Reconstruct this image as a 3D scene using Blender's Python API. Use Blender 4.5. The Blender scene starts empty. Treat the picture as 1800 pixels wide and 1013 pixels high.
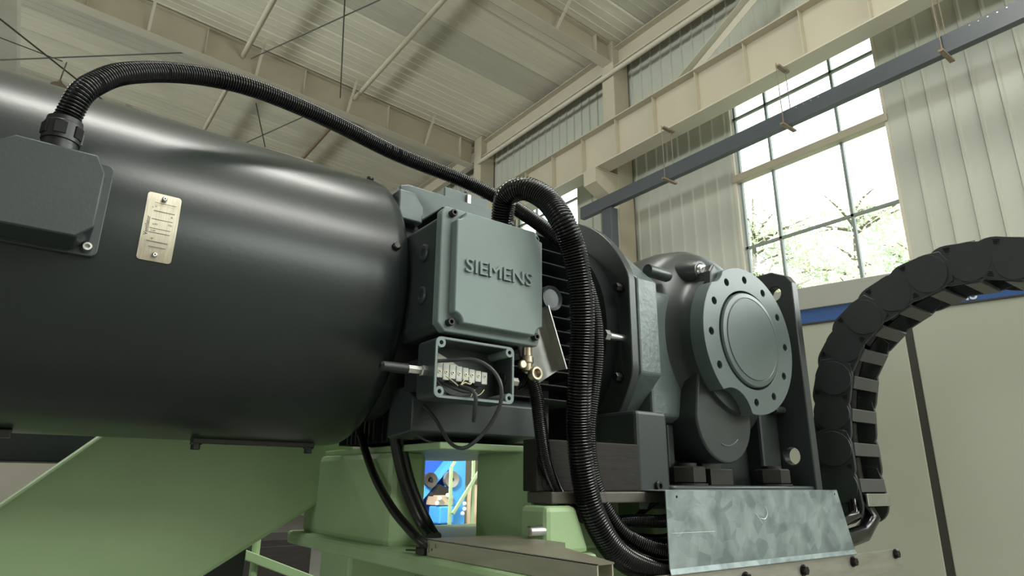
import bpy, bmesh, math, random
from mathutils import Vector, Matrix, Euler
from mathutils.geometry import delaunay_2d_cdt
PI = math.pi
sc = bpy.context.scene
COL = sc.collection

# ---------------------------------------------------------------- camera
CZ = 1.45
YAW, PITCH, ROLL, FPX = 0.931689864, 0.294695507, 0.00957663370, 1121.33
fw = Vector((math.cos(PITCH)*math.cos(YAW), math.cos(PITCH)*math.sin(YAW), math.sin(PITCH)))
rt = fw.cross(Vector((0, 0, 1))).normalized()
up = rt.cross(fw)
c_, s_ = math.cos(ROLL), math.sin(ROLL)
rt, up = c_*rt + s_*up, -s_*rt + c_*up
cd = bpy.data.cameras.new('camera')
cam = bpy.data.objects.new('camera', cd)
COL.objects.link(cam)
cam.matrix_world = Matrix(((rt.x, up.x, -fw.x, 0), (rt.y, up.y, -fw.y, 0), (rt.z, up.z, -fw.z, CZ), (0, 0, 0, 1)))
cd.sensor_width = 36.0
cd.lens = FPX/1800*36.0
cd.clip_start = 0.02
cd.clip_end = 500
sc.camera = cam

# ---------------------------------------------------------------- daylight and lamps
wd = bpy.data.worlds.new('sky')
sc.world = wd
wd.use_nodes = True
bg = wd.node_tree.nodes['Background']
bg.inputs[0].default_value = (0.86, 0.96, 1.0, 1)
bg.inputs[1].default_value = 4.5

def area(name, loc, direction, sx, sy, power, color=(1, 1, 1), spread=PI):
    ld = bpy.data.lights.new(name, 'AREA')
    ld.shape = 'RECTANGLE'; ld.size = sx; ld.size_y = sy
    ld.energy = power; ld.color = color; ld.spread = spread
    o = bpy.data.objects.new(name, ld)
    COL.objects.link(o)
    o.location = loc
    o.rotation_euler = Vector(direction).to_track_quat('-Z', 'Y').to_euler()
    return o
DAY = (0.93, 1.0, 0.97)
# area lamps for daylight: near roof strips and end window follow the cover's reflections;
# the rest are added fill lamps inside the closed left and window walls
for (xx, yy, w, ln_, p) in ((1.2, 2.0, 0.8, 6.5, 560), (3.6, -5.6, 1.2, 6.5, 900), (-8.0, 16.0, 1.2, 8.0, 500), (-8.0, 25.0, 1.2, 8.0, 500)):  # last two strips are added to brighten the far roof
    area('roof_daylight', (xx, yy, 11.40), (0, 0, -1), ln_, w, p, (1.0, 0.99, 0.93))
for i, yy in enumerate((-8.5, -3, 2.5, 8, 13.5, 19)):
    area('window_daylight', (-13.8, yy, 6.6), (1, 0, 0.30), 3.0, 3.0, 170, DAY, math.radians(62))  # added and tilted up to brighten the upper wall, not the machine
area('side_gate_daylight', (-13.8, -1.0, 2.1), (1, 0.1, 0), 5.0, 3.8, 260, DAY)  # added lamp for low light on the green column; the wall has no gate
area('end_window_daylight', (5.5, -11.8, 7.4), (0, 1, -0.05), 7.0, 2.8, 520, DAY)
for yy in (-7.5, -2.6):
    area('bay_window_daylight', (9.8, yy, 6.2), (-1, 0, 0.0), 4.0, 4.6, 560, DAY)  # unseen lamps in place of bay windows; the wall behind is closed
sun = bpy.data.lights.new('sun', 'SUN')
sun.energy = 7.0; sun.angle = 0.02; sun.color = (1, 0.95, 0.84)
so = bpy.data.objects.new('sun', sun); COL.objects.link(so)
so.rotation_euler = Vector((0.75, 0.35, -0.75)).to_track_quat('-Z', 'Y').to_euler()

vs = sc.view_settings
sc.display_settings.display_device = 'sRGB'
vs.view_transform = 'Standard'; vs.look = 'None'
vs.exposure = 0.0; vs.gamma = 1.0; vs.use_curve_mapping = False
try:
    sc.cycles.use_denoising = True
    sc.cycles.max_bounces = 10
    sc.cycles.diffuse_bounces = 6
    sc.cycles.transparent_max_bounces = 12
    sc.cycles.sample_clamp_indirect = 6.0
except Exception:
    pass

# ---------------------------------------------------------------- materials
def mat(name, color, rough=0.5, metal=0.0, var=0.0, vscale=6.0, bump=0.0, bscale=60.0, spec=0.5, coat=0.0,
        color2=None, stretch=None, detail=4.0):
    m = bpy.data.materials.new(name)
    m.use_nodes = True
    nt = m.node_tree
    b = nt.nodes['Principled BSDF']
    b.inputs['Base Color'].default_value = (*color, 1)
    b.inputs['Roughness'].default_value = rough
    b.inputs['Metallic'].default_value = metal
    b.inputs['Specular IOR Level'].default_value = spec
    if coat:
        b.inputs['Coat Weight'].default_value = coat
        b.inputs['Coat Roughness'].default_value = 0.25
    tc = nt.nodes.new('ShaderNodeTexCoord')
    src = tc.outputs['Object']
    if stretch:
        mp = nt.nodes.new('ShaderNodeMapping')
        mp.inputs['Scale'].default_value = stretch
        nt.links.new(src, mp.inputs['Vector'])
        src = mp.outputs['Vector']
    if var or color2:
        n = nt.nodes.new('ShaderNodeTexNoise')
        n.inputs['Scale'].default_value = vscale
        n.inputs['Detail'].default_value = detail
        n.inputs['Roughness'].default_value = 0.6
        nt.links.new(src, n.inputs['Vector'])
        r = nt.nodes.new('ShaderNodeValToRGB')
        r.color_ramp.elements[0].position = 0.3
        r.color_ramp.elements[1].position = 0.7
        if color2:
            a, c = color, color2
        else:
            a = tuple(x*(1-var) for x in color); c = tuple(min(1, x*(1+var)) for x in color)
        r.color_ramp.elements[0].color = (*a, 1)
        r.color_ramp.elements[1].color = (*c, 1)
        nt.links.new(n.outputs['Fac'], r.inputs['Fac'])
        nt.links.new(r.outputs['Color'], b.inputs['Base Color'])
    if bump:
        n2 = nt.nodes.new('ShaderNodeTexNoise')
        n2.inputs['Scale'].default_value = bscale
        n2.inputs['Detail'].default_value = 5.0
        nt.links.new(src, n2.inputs['Vector'])
        bp = nt.nodes.new('ShaderNodeBump')
        bp.inputs['Strength'].default_value = bump
        bp.inputs['Distance'].default_value = 0.01
        nt.links.new(n2.outputs['Fac'], bp.inputs['Height'])
        nt.links.new(bp.outputs['Normal'], b.inputs['Normal'])
    return m

M = {}
M['cover'] = mat('dark_cover_paint', (0.0145, 0.0205, 0.021), 0.29, var=0.08, vscale=5, bump=0.02, bscale=120)
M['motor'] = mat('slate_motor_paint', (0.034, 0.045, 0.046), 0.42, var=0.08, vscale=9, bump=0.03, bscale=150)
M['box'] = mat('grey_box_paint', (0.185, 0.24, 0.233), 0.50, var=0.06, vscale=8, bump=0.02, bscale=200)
M['fin'] = mat('dark_fin_paint', (0.018, 0.023, 0.024), 0.42, var=0.1, vscale=12)
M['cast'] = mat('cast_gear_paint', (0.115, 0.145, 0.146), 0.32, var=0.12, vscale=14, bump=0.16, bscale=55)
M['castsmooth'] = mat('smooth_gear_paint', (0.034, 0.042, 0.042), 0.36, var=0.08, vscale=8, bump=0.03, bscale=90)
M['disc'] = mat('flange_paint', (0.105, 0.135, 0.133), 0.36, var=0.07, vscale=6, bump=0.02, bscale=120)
M['black'] = mat('black_plastic', (0.012, 0.013, 0.014), 0.38)
M['hose'] = mat('black_hose_plastic', (0.005, 0.0055, 0.006), 0.17, spec=0.5)
M['rubber'] = mat('black_cable_rubber', (0.006, 0.006, 0.006), 0.38)
M['hole'] = mat('dark_hole', (0.004, 0.004, 0.004), 0.9)
M['bolt'] = mat('black_bolt_steel', (0.03, 0.03, 0.03), 0.35, metal=0.6)
M['nut'] = mat('brown_oxide_nut', (0.030, 0.027, 0.025), 0.45, metal=0.4, var=0.15, vscale=20)
M['steel'] = mat('bright_steel', (0.62, 0.63, 0.62), 0.3, metal=1.0, var=0.1, vscale=30)
M['plate'] = mat('brushed_nameplate', (0.46, 0.42, 0.34), 0.38, metal=0.85, var=0.16, vscale=5, stretch=(60, 60, 1.5), bump=0.04, bscale=20)
M['ink'] = mat('black_ink', (0.012, 0.012, 0.012), 0.6)
M['brass'] = mat('nickel_brass', (0.50, 0.44, 0.34), 0.32, metal=0.9, var=0.12, vscale=30)
M['bracket'] = mat('grey_steel_bracket', (0.45, 0.45, 0.42), 0.4, metal=0.8, var=0.15, vscale=25)
M['alu'] = mat('mill_aluminium_bar', (0.50, 0.48, 0.44), 0.38, metal=0.75, var=0.12, vscale=9, stretch=(1, 6, 6), bump=0.03, bscale=40)
M['rail'] = mat('beige_metal_rail', (0.47, 0.45, 0.37), 0.42, metal=0.55, var=0.10, vscale=9, stretch=(6, 1, 6))
M['green'] = mat('pale_green_enamel', (0.345, 0.485, 0.265), 0.42, var=0.07, vscale=3.5, bump=0.03, bscale=40)
M['brown'] = mat('raw_brown_steel', (0.024, 0.021, 0.018), 0.62, metal=0.0, spec=0.25, var=0.25, vscale=7, stretch=(1.5, 6, 14), bump=0.1, bscale=30)
M['chain'] = mat('chain_plastic', (0.032, 0.038, 0.038), 0.45, var=0.08, vscale=20)
M['bar'] = mat('chain_crossbar_plastic', (0.070, 0.072, 0.072), 0.42)
M['white'] = mat('pale_cabinet_paint', (0.47, 0.485, 0.395), 0.42, var=0.02, vscale=1.5)
M['greytop'] = mat('grey_cabinet_top', (0.42, 0.42, 0.375), 0.5)
M['blue'] = mat('blue_stripe_paint', (0.03, 0.10, 0.33), 0.4)
M['letter'] = mat('white_lettering', (0.8, 0.82, 0.82), 0.5)
M['gap'] = mat('dark_gasket', (0.045, 0.042, 0.035), 0.6)
M['cream'] = mat('cream_steel_paint', (0.46, 0.415, 0.315), 0.5, var=0.05, vscale=1.2, bump=0.03, bscale=14)
M['creamlight'] = mat('light_cream_tube_paint', (0.52, 0.48, 0.385), 0.5, var=0.04, vscale=2)
M['wall'] = mat('pale_wall_sheet', (0.43, 0.435, 0.37), 0.42, var=0.05, vscale=0.9, bump=0.03, bscale=5)
M['roof'] = mat('white_roof_sheet', (0.65, 0.615, 0.5), 0.40, var=0.10, vscale=0.7, stretch=(0.35, 1.6, 1))
M['roofgrey'] = mat('grey_roof_sheet', (0.5, 0.475, 0.395), 0.40, var=0.08, vscale=0.7, stretch=(0.35, 1.6, 1))
M['rod'] = mat('dark_rod_steel', (0.10, 0.09, 0.08), 0.5, metal=0.3)
M['busbar'] = mat('dark_busbar_paint', (0.06, 0.07, 0.078), 0.38, var=0.08, vscale=3)
M['rust'] = mat('brown_hanger_steel', (0.20, 0.15, 0.10), 0.6, var=0.2, vscale=12)
M['frame'] = mat('dark_window_frame', (0.20, 0.22, 0.20), 0.45)
M['floor'] = mat('grey_concrete_floor', (0.20, 0.20, 0.18), 0.5, var=0.12, vscale=0.6, bump=0.02, bscale=8)
M['yellowgrey'] = mat('beige_wall_paint', (0.55, 0.53, 0.45), 0.55, var=0.05, vscale=0.8)
M['brightblue'] = mat('bright_blue_paint', (0.08, 0.38, 0.85), 0.35)
M['deepblue'] = mat('deep_blue_paint', (0.02, 0.09, 0.42), 0.35)
M['tan'] = mat('tan_steel', (0.55, 0.42, 0.26), 0.4, var=0.1, vscale=5)
M['wheel'] = mat('grey_roller', (0.30, 0.29, 0.25), 0.4, metal=0.5)
M['darkbeam'] = mat('dark_beam_paint', (0.016, 0.022, 0.022), 0.45)
M['sheath'] = mat('grey_cable_sheath', (0.045, 0.050, 0.052), 0.35)
M['core'] = mat('cream_wire_core', (0.72, 0.64, 0.42), 0.45)
M['terminal'] = mat('white_terminal_block', (0.62, 0.64, 0.60), 0.5, var=0.12, vscale=60)
M['strip'] = mat('dull_packing_steel', (0.11, 0.10, 0.085), 0.5, metal=0.3, var=0.2, vscale=9)
M['cladding'] = mat('dark_wall_cladding', (0.26, 0.26, 0.23), 0.6)  # unseen left wall, darkened to throw back less light
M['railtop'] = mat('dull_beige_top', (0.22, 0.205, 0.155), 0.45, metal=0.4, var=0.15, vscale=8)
M['matte'] = mat('matte_shield_paint', (0.012, 0.015, 0.016), 0.75, spec=0.15)
M['bark'] = mat('bark', (0.16, 0.13, 0.10), 0.8, var=0.2, vscale=8)
M['ground'] = mat('outdoor_ground', (0.25, 0.27, 0.18), 0.9, var=0.2, vscale=0.5)

def galvanised():
    m = bpy.data.materials.new('galvanised_sheet')
    m.use_nodes = True
    nt = m.node_tree; b = nt.nodes['Principled BSDF']
    b.inputs['Metallic'].default_value = 0.55
    tc = nt.nodes.new('ShaderNodeTexCoord')
    n1 = nt.nodes.new('ShaderNodeTexNoise'); n1.inputs['Scale'].default_value = 9; n1.inputs['Detail'].default_value = 3
    n1.inputs['Distortion'].default_value = 0.8
    v = nt.nodes.new('ShaderNodeTexVoronoi'); v.inputs['Scale'].default_value = 26
    mx = nt.nodes.new('ShaderNodeMix'); mx.data_type = 'RGBA'; mx.inputs['Factor'].default_value = 0.16
    r = nt.nodes.new('ShaderNodeValToRGB')
    r.color_ramp.elements[0].position = 0.40; r.color_ramp.elements[0].color = (0.205, 0.255, 0.262, 1)
    r.color_ramp.elements[1].position = 0.62; r.color_ramp.elements[1].color = (0.40, 0.47, 0.485, 1)
    bw = nt.nodes.new('ShaderNodeRGBToBW')
    nt.links.new(tc.outputs['Object'], n1.inputs['Vector'])
    nt.links.new(tc.outputs['Object'], v.inputs['Vector'])
    nt.links.new(n1.outputs['Color'], mx.inputs['A']); nt.links.new(v.outputs['Color'], mx.inputs['B'])
    nt.links.new(mx.outputs['Result'], bw.inputs['Color'])
    nt.links.new(bw.outputs['Val'], r.inputs['Fac'])
    nt.links.new(r.outputs['Color'], b.inputs['Base Color'])
    mr = nt.nodes.new('ShaderNodeMapRange')
    mr.inputs['To Min'].default_value = 0.36; mr.inputs['To Max'].default_value = 0.52
    nt.links.new(n1.outputs['Fac'], mr.inputs['Value'])
    nt.links.new(mr.outputs['Result'], b.inputs['Roughness'])
    return m
M['galv'] = galvanised()

def glass():
    m = bpy.data.materials.new('window_glass')
    m.use_nodes = True
    nt = m.node_tree; nt.nodes.clear()
    o = nt.nodes.new('ShaderNodeOutputMaterial')
    t = nt.nodes.new('ShaderNodeBsdfTransparent'); t.inputs[0].default_value = (0.95, 0.98, 0.96, 1)
    g = nt.nodes.new('ShaderNodeBsdfGlossy'); g.inputs['Roughness'].default_value = 0.03
    mx = nt.nodes.new('ShaderNodeMixShader')
    fr = nt.nodes.new('ShaderNodeFresnel'); fr.inputs[0].default_value = 1.45
    # reflect only on the entering face: the thin pane is not refracted, so its exit face must not reflect totally
    ge = nt.nodes.new('ShaderNodeNewGeometry'); sb = nt.nodes.new('ShaderNodeMath'); sb.operation = 'SUBTRACT'
    sb.inputs[0].default_value = 1.0; ml = nt.nodes.new('ShaderNodeMath'); ml.operation = 'MULTIPLY'
    nt.links.new(ge.outputs['Backfacing'], sb.inputs[1])
    nt.links.new(fr.outputs[0], ml.inputs[0]); nt.links.new(sb.outputs[0], ml.inputs[1])
    nt.links.new(ml.outputs[0], mx.inputs[0]); nt.links.new(t.outputs[0], mx.inputs[1]); nt.links.new(g.outputs[0], mx.inputs[2])
    nt.links.new(mx.outputs[0], o.inputs['Surface'])
    return m
M['glass'] = glass()

def leaf():
    m = bpy.data.materials.new('tree_leaf')
    m.use_nodes = True
    nt = m.node_tree; nt.nodes.clear()
    o = nt.nodes.new('ShaderNodeOutputMaterial')
    d = nt.nodes.new('ShaderNodeBsdfDiffuse'); t = nt.nodes.new('ShaderNodeBsdfTranslucent')
    geo = nt.nodes.new('ShaderNodeNewGeometry')
    r = nt.nodes.new('ShaderNodeValToRGB')
    r.color_ramp.elements[0].color = (0.60, 0.65, 0.50, 1); r.color_ramp.elements[1].color = (0.80, 0.82, 0.68, 1)
    nt.links.new(geo.outputs['Random Per Island'], r.inputs['Fac'])
    nt.links.new(r.outputs[0], d.inputs[0]); nt.links.new(r.outputs[0], t.inputs[0])
    mx = nt.nodes.new('ShaderNodeMixShader'); mx.inputs[0].default_value = 0.5
    nt.links.new(d.outputs[0], mx.inputs[1]); nt.links.new(t.outputs[0], mx.inputs[2])
    nt.links.new(mx.outputs[0], o.inputs['Surface'])
    return m
M['leaf'] = leaf()

# ---------------------------------------------------------------- helpers
WORLD = {}
def thing(name, loc, label=None, cat=None, group=None, kind=None):
    o = bpy.data.objects.new(name, None)
    o.empty_display_size = 0.1
    COL.objects.link(o); o.location = loc
    WORLD[o.name] = Vector(loc)
    tag(o, label, cat, group, kind)
    return o
def tag(o, label=None, cat=None, group=None, kind=None):
    if label: o['label'] = label
    if cat: o['category'] = cat
    if group: o['group'] = group
    if kind: o['kind'] = kind
    return o
def obj(name, bm, m, parent=None, smooth=35, bevel=0.0, segs=2, label=None, kind=None):
    """one mesh object; the bmesh holds world coordinates, the origin goes to the middle of its bounds"""
    me = bpy.data.meshes.new(name)
    if not isinstance(bm, bpy.types.Mesh):
        bmesh.ops.recalc_face_normals(bm, faces=bm.faces)
        bm.to_mesh(me); bm.free()
    else:
        me = bm
    lo = Vector((1e9,)*3); hi = Vector((-1e9,)*3)
    for v in me.vertices:
        for i in range(3):
            lo[i] = min(lo[i], v.co[i]); hi[i] = max(hi[i], v.co[i])
    c = (lo+hi)/2
    me.transform(Matrix.Translation(-c))
    if m: me.materials.append(m)
    if smooth:
        me.polygons.foreach_set('use_smooth', [True]*len(me.polygons))
        me.set_sharp_from_angle(angle=math.radians(smooth))
    o = bpy.data.objects.new(name, me)
    COL.objects.link(o)
    WORLD[o.name] = c
    if parent is not None:
        o.parent = parent
        o.location = c - WORLD[parent.name]
    else:
        o.location = c
    if bevel:
        md = o.modifiers.new('bevel', 'BEVEL'); md.width = bevel; md.segments = segs
        md.limit_method = 'ANGLE'; md.angle_limit = math.radians(40)
    if label: o['label'] = label
    if kind: o['kind'] = kind
    return o
def clone(o, wloc, parent=None, rot=None):
    c = o.copy(); COL.objects.link(c)
    WORLD[c.name] = Vector(wloc)
    c.parent = parent
    c.location = Vector(wloc) - (WORLD[parent.name] if parent is not None else Vector((0, 0, 0)))
    if rot is not None: c.rotation_euler = rot
    return c
def B(): return bmesh.new()
def box(bm, x0, x1, y0, y1, z0, z1):
    vs_ = [bm.verts.new(p) for p in ((x0, y0, z0), (x1, y0, z0), (x1, y1, z0), (x0, y1, z0), (x0, y0, z1), (x1, y0, z1), (x1, y1, z1), (x0, y1, z1))]
    for f in ((0, 3, 2, 1), (4, 5, 6, 7), (0, 1, 5, 4), (1, 2, 6, 5), (2, 3, 7, 6), (3, 0, 4, 7)):
        bm.faces.new([vs_[i] for i in f])
    return bm
def bx(*a): return box(B(), *a)
AX = {'x': lambda t, a, b: (t, a, b), 'y': lambda t, a, b: (a, t, b), 'z': lambda t, a, b: (a, b, t)}
def prism(bm, pts, axis, t0, t1, holes=()):
    """polygon (a,b) extruded along an axis; optional holes"""
    f = AX[axis]
    if not holes:
        lo = [bm.verts.new(f(t0, *p)) for p in pts]; hi = [bm.verts.new(f(t1, *p)) for p in pts]
        bm.faces.new(lo); bm.faces.new(hi)
        n = len(pts)
        for i in range(n):
            bm.faces.new((lo[i], lo[(i+1) % n], hi[(i+1) % n], hi[i]))
        return bm
    vin = []; edges = []
    for loop in [pts]+list(holes):
        s = len(vin); n = len(loop)
        vin += [Vector(p) for p in loop]
        edges += [(s+i, s+(i+1) % n) for i in range(n)]
    vo, eo, fo, ov, oe, of = delaunay_2d_cdt(vin, edges, [], 1, 1e-6)
    def inside(p, loop):
        c = False; n = len(loop)
        for i in range(n):
            (xa, ya), (xb, yb) = loop[i], loop[(i+1) % n]
            if (ya > p[1]) != (yb > p[1]) and p[0] < (xb-xa)*(p[1]-ya)/(yb-ya)+xa: c = not c
        return c
    fo = [q for q in fo if not any(inside(sum((vo[i] for i in q), Vector((0, 0)))/len(q), h) for h in holes)]
    lo = [bm.verts.new(f(t0, *p)) for p in vo]; hi = [bm.verts.new(f(t1, *p)) for p in vo]
    for fc in fo:
        bm.faces.new([lo[i] for i in fc]); bm.faces.new([hi[i] for i in reversed(fc)])
    cnt = {}
    for fc in fo:
        for i in range(len(fc)):
            a, b = fc[i], fc[(i+1) % len(fc)]
            k = (min(a, b), max(a, b)); cnt[k] = cnt.get(k, 0)+1
    for (a, b), n in cnt.items():
        if n == 1: bm.faces.new((lo[a], lo[b], hi[b], hi[a]))
    return bm
def circ(ca, cb, r, n=24, a0=0.0):
    return [(ca+r*math.cos(a0+2*PI*i/n), cb+r*math.sin(a0+2*PI*i/n)) for i in range(n)]
def rrect(a0, a1, b0, b1, r, n=4):
    out = []
    for (ca, cb, s) in ((a1-r, b1-r, 0), (a0+r, b1-r, PI/2), (a0+r, b0+r, PI), (a1-r, b0+r, 3*PI/2)):
        for i in range(n+1):
            t = s+PI/2*i/n
            out.append((ca+r*math.cos(t), cb+r*math.sin(t)))
    return out
def lathe(bm, prof, axis, ca, cb, n=48, cap0=True, cap1=True):
    """profile [(t, r)] turned about an axis through (ca, cb)"""
    f = AX[axis]; rings = []
    for t, r in prof:
        rings.append([bm.verts.new(f(t, ca+r*math.cos(2*PI*i/n), cb+r*math.sin(2*PI*i/n))) for i in range(n)])
    for a, b in zip(rings[:-1], rings[1:]):
        for i in range(n):
            bm.faces.new((a[i], a[(i+1) % n], b[(i+1) % n], b[i]))
    if cap0: bm.faces.new(rings[0])
    if cap1: bm.faces.new(rings[-1])
    return bm
def cylm(bm, axis, t0, t1, ca, cb, r, n=24):
    return lathe(bm, [(t0, r), (t1, r)], axis, ca, cb, n)
def spline(pts, step):
    """Catmull-Rom through pts, resampled at an even step"""
    P = [Vector(p) for p in pts]
    P = [2*P[0]-P[1]]+P+[2*P[-1]-P[-2]]
    dense = []
    for i in range(1, len(P)-2):
        for k in range(24):
            t = k/24
            p0, p1, p2, p3 = P[i-1], P[i], P[i+1], P[i+2]
            dense.append(0.5*((2*p1)+(-p0+p2)*t+(2*p0-5*p1+4*p2-p3)*t*t+(-p0+3*p1-3*p2+p3)*t**3))
    dense.append(P[-2])
    L = [0]
    for a, b in zip(dense[:-1], dense[1:]): L.append(L[-1]+(b-a).length)
    n = max(2, int(round(L[-1]/step)))
    out = []; j = 0
    for i in range(n+1):
        s = L[-1]*i/n
        while j < len(L)-2 and L[j+1] < s: j += 1
        d = L[j+1]-L[j]
        out.append(dense[j].lerp(dense[j+1], 0 if d == 0 else (s-L[j])/d))
    return out
def sweep(bm, path, radii, n=14, cap=True):
    T = []
    for i in range(len(path)):
        T.append((path[min(i+1, len(path)-1)]-path[max(i-1, 0)]).normalized())
    nrm = T[0].orthogonal().normalized(); rings = []
    for p, t, r in zip(path, T, radii):
        nrm = (nrm-t*nrm.dot(t)).normalized(); bn = t.cross(nrm)
        rings.append([bm.verts.new(p+r*(math.cos(2*PI*k/n)*nrm+math.sin(2*PI*k/n)*bn)) for k in range(n)])
    for a, b in zip(rings[:-1], rings[1:]):
        for k in range(n): bm.faces.new((a[k], a[(k+1) % n], b[(k+1) % n], b[k]))
    if cap: bm.faces.new(rings[0]); bm.faces.new(rings[-1])
    return bm
def tube(bm, pts, r, n=10, step=0.012):
    pa = spline(pts, step)
    return sweep(bm, pa, [r]*len(pa), n)
def hose(bm, pts, r, pitch, depth, n=18):
    """corrugated conduit: four rings per rib"""
    pa = spline(pts, pitch/4)
    rr = [r-depth if i % 4 in (0,) else (r-depth*0.25 if i % 4 in (1, 3) else r) for i in range(len(pa))]
    return sweep(bm, pa, rr, n)
def beam(bm, p, q, w, h, upv=(0, 0, 1)):
    """rectangular bar from p to q, w across, h along up"""
    p, q = Vector(p), Vector(q); t = (q-p).normalized()
    s = t.cross(Vector(upv))
    if s.length < 1e-4: s = t.cross(Vector((1, 0, 0)))
    s.normalize(); u = s.cross(t)
    vv = []
    for c in (p, q):
        for a, b in ((-1, -1), (1, -1), (1, 1), (-1, 1)): vv.append(bm.verts.new(c+s*a*w/2+u*b*h/2))
    for f in ((0, 1, 2, 3), (7, 6, 5, 4), (0, 4, 5, 1), (1, 5, 6, 2), (2, 6, 7, 3), (3, 7, 4, 0)):
        bm.faces.new([vv[i] for i in f])
    return bm
def rod(bm, p, q, r, n=8): return sweep(bm, [Vector(p), Vector(q)], [r, r], n)
def hexbolt(bm, axis, t0, t1, ca, cb, r, wash=True):
    s = 1 if t1 > t0 else -1
    if wash: cylm(bm, axis, t0, t0+s*abs(t1-t0)*0.18, ca, cb, r*1.25, 20); t0 = t0+s*abs(t1-t0)*0.18
    lathe(bm, [(t0, r), (t1-s*abs(t1-t0)*0.15, r), (t1, r*0.86)], axis, ca, cb, 6)
    return bm
def capscrew(bm, axis, t0, t1, ca, cb, r):
    """round socket head with a recessed hexagon"""
    s = 1 if t1 > t0 else -1
    d = abs(t1-t0)
    lathe(bm, [(t0, r), (t1-s*d*0.2, r), (t1, r*0.85), (t1, r*0.5), (t1-s*d*0.6, r*0.48)], axis, ca, cb, 18)
    return bm
def text_mesh(body, size, ext, bold=0.0, sx=1.0):
    cu = bpy.data.curves.new('lettering', 'FONT')
    cu.body = body; cu.size = size; cu.extrude = ext; cu.offset = bold; cu.resolution_u = 3
    o = bpy.data.objects.new('lettering', cu); COL.objects.link(o)
    dg = bpy.context.evaluated_depsgraph_get(); dg.update()
    me = bpy.data.meshes.new_from_object(o.evaluated_get(dg))
    bpy.data.objects.remove(o)
    bpy.data.curves.remove(cu)
    me.transform(Matrix.Diagonal((sx, 1, 1, 1)))
    return me

# ================================================================ the hall
XW = 10.0
def zr(x): return 11.5+0.057*(9.46-x) if x > -2 else 11.5+0.057*(11.46)-0.057*(-2-x)
floor = obj('floor', bx(-14, 10.2, -12, 32, -0.2, 0), M['floor'], smooth=0, kind='structure')
wl = obj('wall_left', bx(-14.25, -14, -12.2, 32.2, -0.2, 12.4), M['cladding'], smooth=0, kind='structure')
wb = obj('wall_back', bx(-14, 10.25, 32, 32.25, -0.2, 12.4), M['yellowgrey'], smooth=0, kind='structure')
wf = obj('wall_front', bx(-14, 10.25, -12.25, -12, -0.2, 12.4), M['yellowgrey'], smooth=0, kind='structure')
W1 = (3.56, 6.36, 4.2, 9.0)
W2 = (10.68, 13.3, 4.2, 9.0)
def rect(a0, a1, b0, b1): return [(a0, b0), (a1, b0), (a1, b1), (a0, b1)]
wr = thing('wall_right', (XW, 10, 0), kind='structure')
obj('wall_backing', prism(B(), rect(-12.2, 32.2, -0.2, 12.2), 'x', XW, XW+0.22, [rect(*W1), rect(*W2)]), M['wall'], wr, smooth=0)
def panel_bm(y0, z0, z1, w=0.29):
    x = XW
    pts = [(x-0.003, y0), (x-0.003, y0+w), (x-0.018, y0+w), (x-0.018, y0+0.075), (x-0.052, y0+0.055), (x-0.052, y0+0.022), (x-0.018, y0+0.003), (x-0.018, y0)]
    return prism(B(), pts, 'z', z0, z1)
PW = 0.29
full = None
y = -2.0
while y < 17.0:
    cut = None
    for w in (W1, W2):
        if y < w[1] and y+PW > w[0]:
            cut = w
    if cut is None:
        if full is None:
            full = obj('wall_panel', panel_bm(y, 0.02, 11.45), M['wall'], wr, smooth=0)
            fy = WORLD[full.name].copy(); base_y = y
        else:
            clone(full, (fy.x, fy.y+(y-base_y), fy.z), wr)
    else:
        ya, yb = y, y+PW
        if ya < cut[0]: yb = cut[0]
        elif yb > cut[1]: ya = cut[1]
        spans = [(0.02, 4.2), (9.0, 11.45)]
        for (za, zb) in spans: obj('wall_panel', panel_bm(y, za, zb), M['wall'], wr, smooth=0)
        if (ya, yb) != (y, y+PW) and yb-ya > 0.03:
            obj('wall_panel', bx(XW-0.018, XW-0.003, ya, yb, 4.2, 9.0), M['wall'], wr, smooth=0)
    y += PW

def window(n, W, mull, rails, thick):
    y0, y1, z0, z1 = W
    w = thing('window_%d' % n, (XW, (y0+y1)/2, z0), kind='structure')
    t = 0.045
    fr = B()
    prism(fr, rect(y0, y1, z0, z1), 'x', XW-0.03, XW+0.23, [rect(y0+0.05, y1-0.05, z0+0.05, z1-0.05)])
    obj('window_jamb', fr, M['creamlight'], w, smooth=0)
    ys = [y0+0.05]+list(mull)+[y1-0.05]; zs = [z0+0.05]+list(rails)+[z1-0.05]
    for m_ in mull: obj('mullion', bx(XW+0.05, XW+0.11, m_-t/2, m_+t/2, z0, z1), M['frame'], w, smooth=0)
    obj('mullion', bx(XW+0.05, XW+0.11, y1-0.12, y1-0.075, z0, z1), M['frame'], w, smooth=0)
    for r_ in rails:
        if abs(r_-thick) < 0.01: obj('transom', bx(XW-0.06, XW+0.12, y0, y1, r_-0.07, r_+0.07), M['cream'], w, smooth=0, bevel=0.008)
        else: obj('glazing_bar', bx(XW+0.05, XW+0.11, y0, y1, r_-t/2, r_+t/2), M['frame'], w, smooth=0)
    for a, b in zip(ys[:-1], ys[1:]):
        for c, d in zip(zs[:-1], zs[1:]):
            obj('pane', bx(XW+0.078, XW+0.082, a+0.005, b-0.005, c+0.005, d-0.005), M['glass'], w, smooth=0)
    return w
window(1, W1, (4.35, 5.60), (5.61, 7.0, 8.30), 7.0)
window(2, W2, (11.6, 12.45), (5.61, 7.0, 8.30), 7.0)

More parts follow.
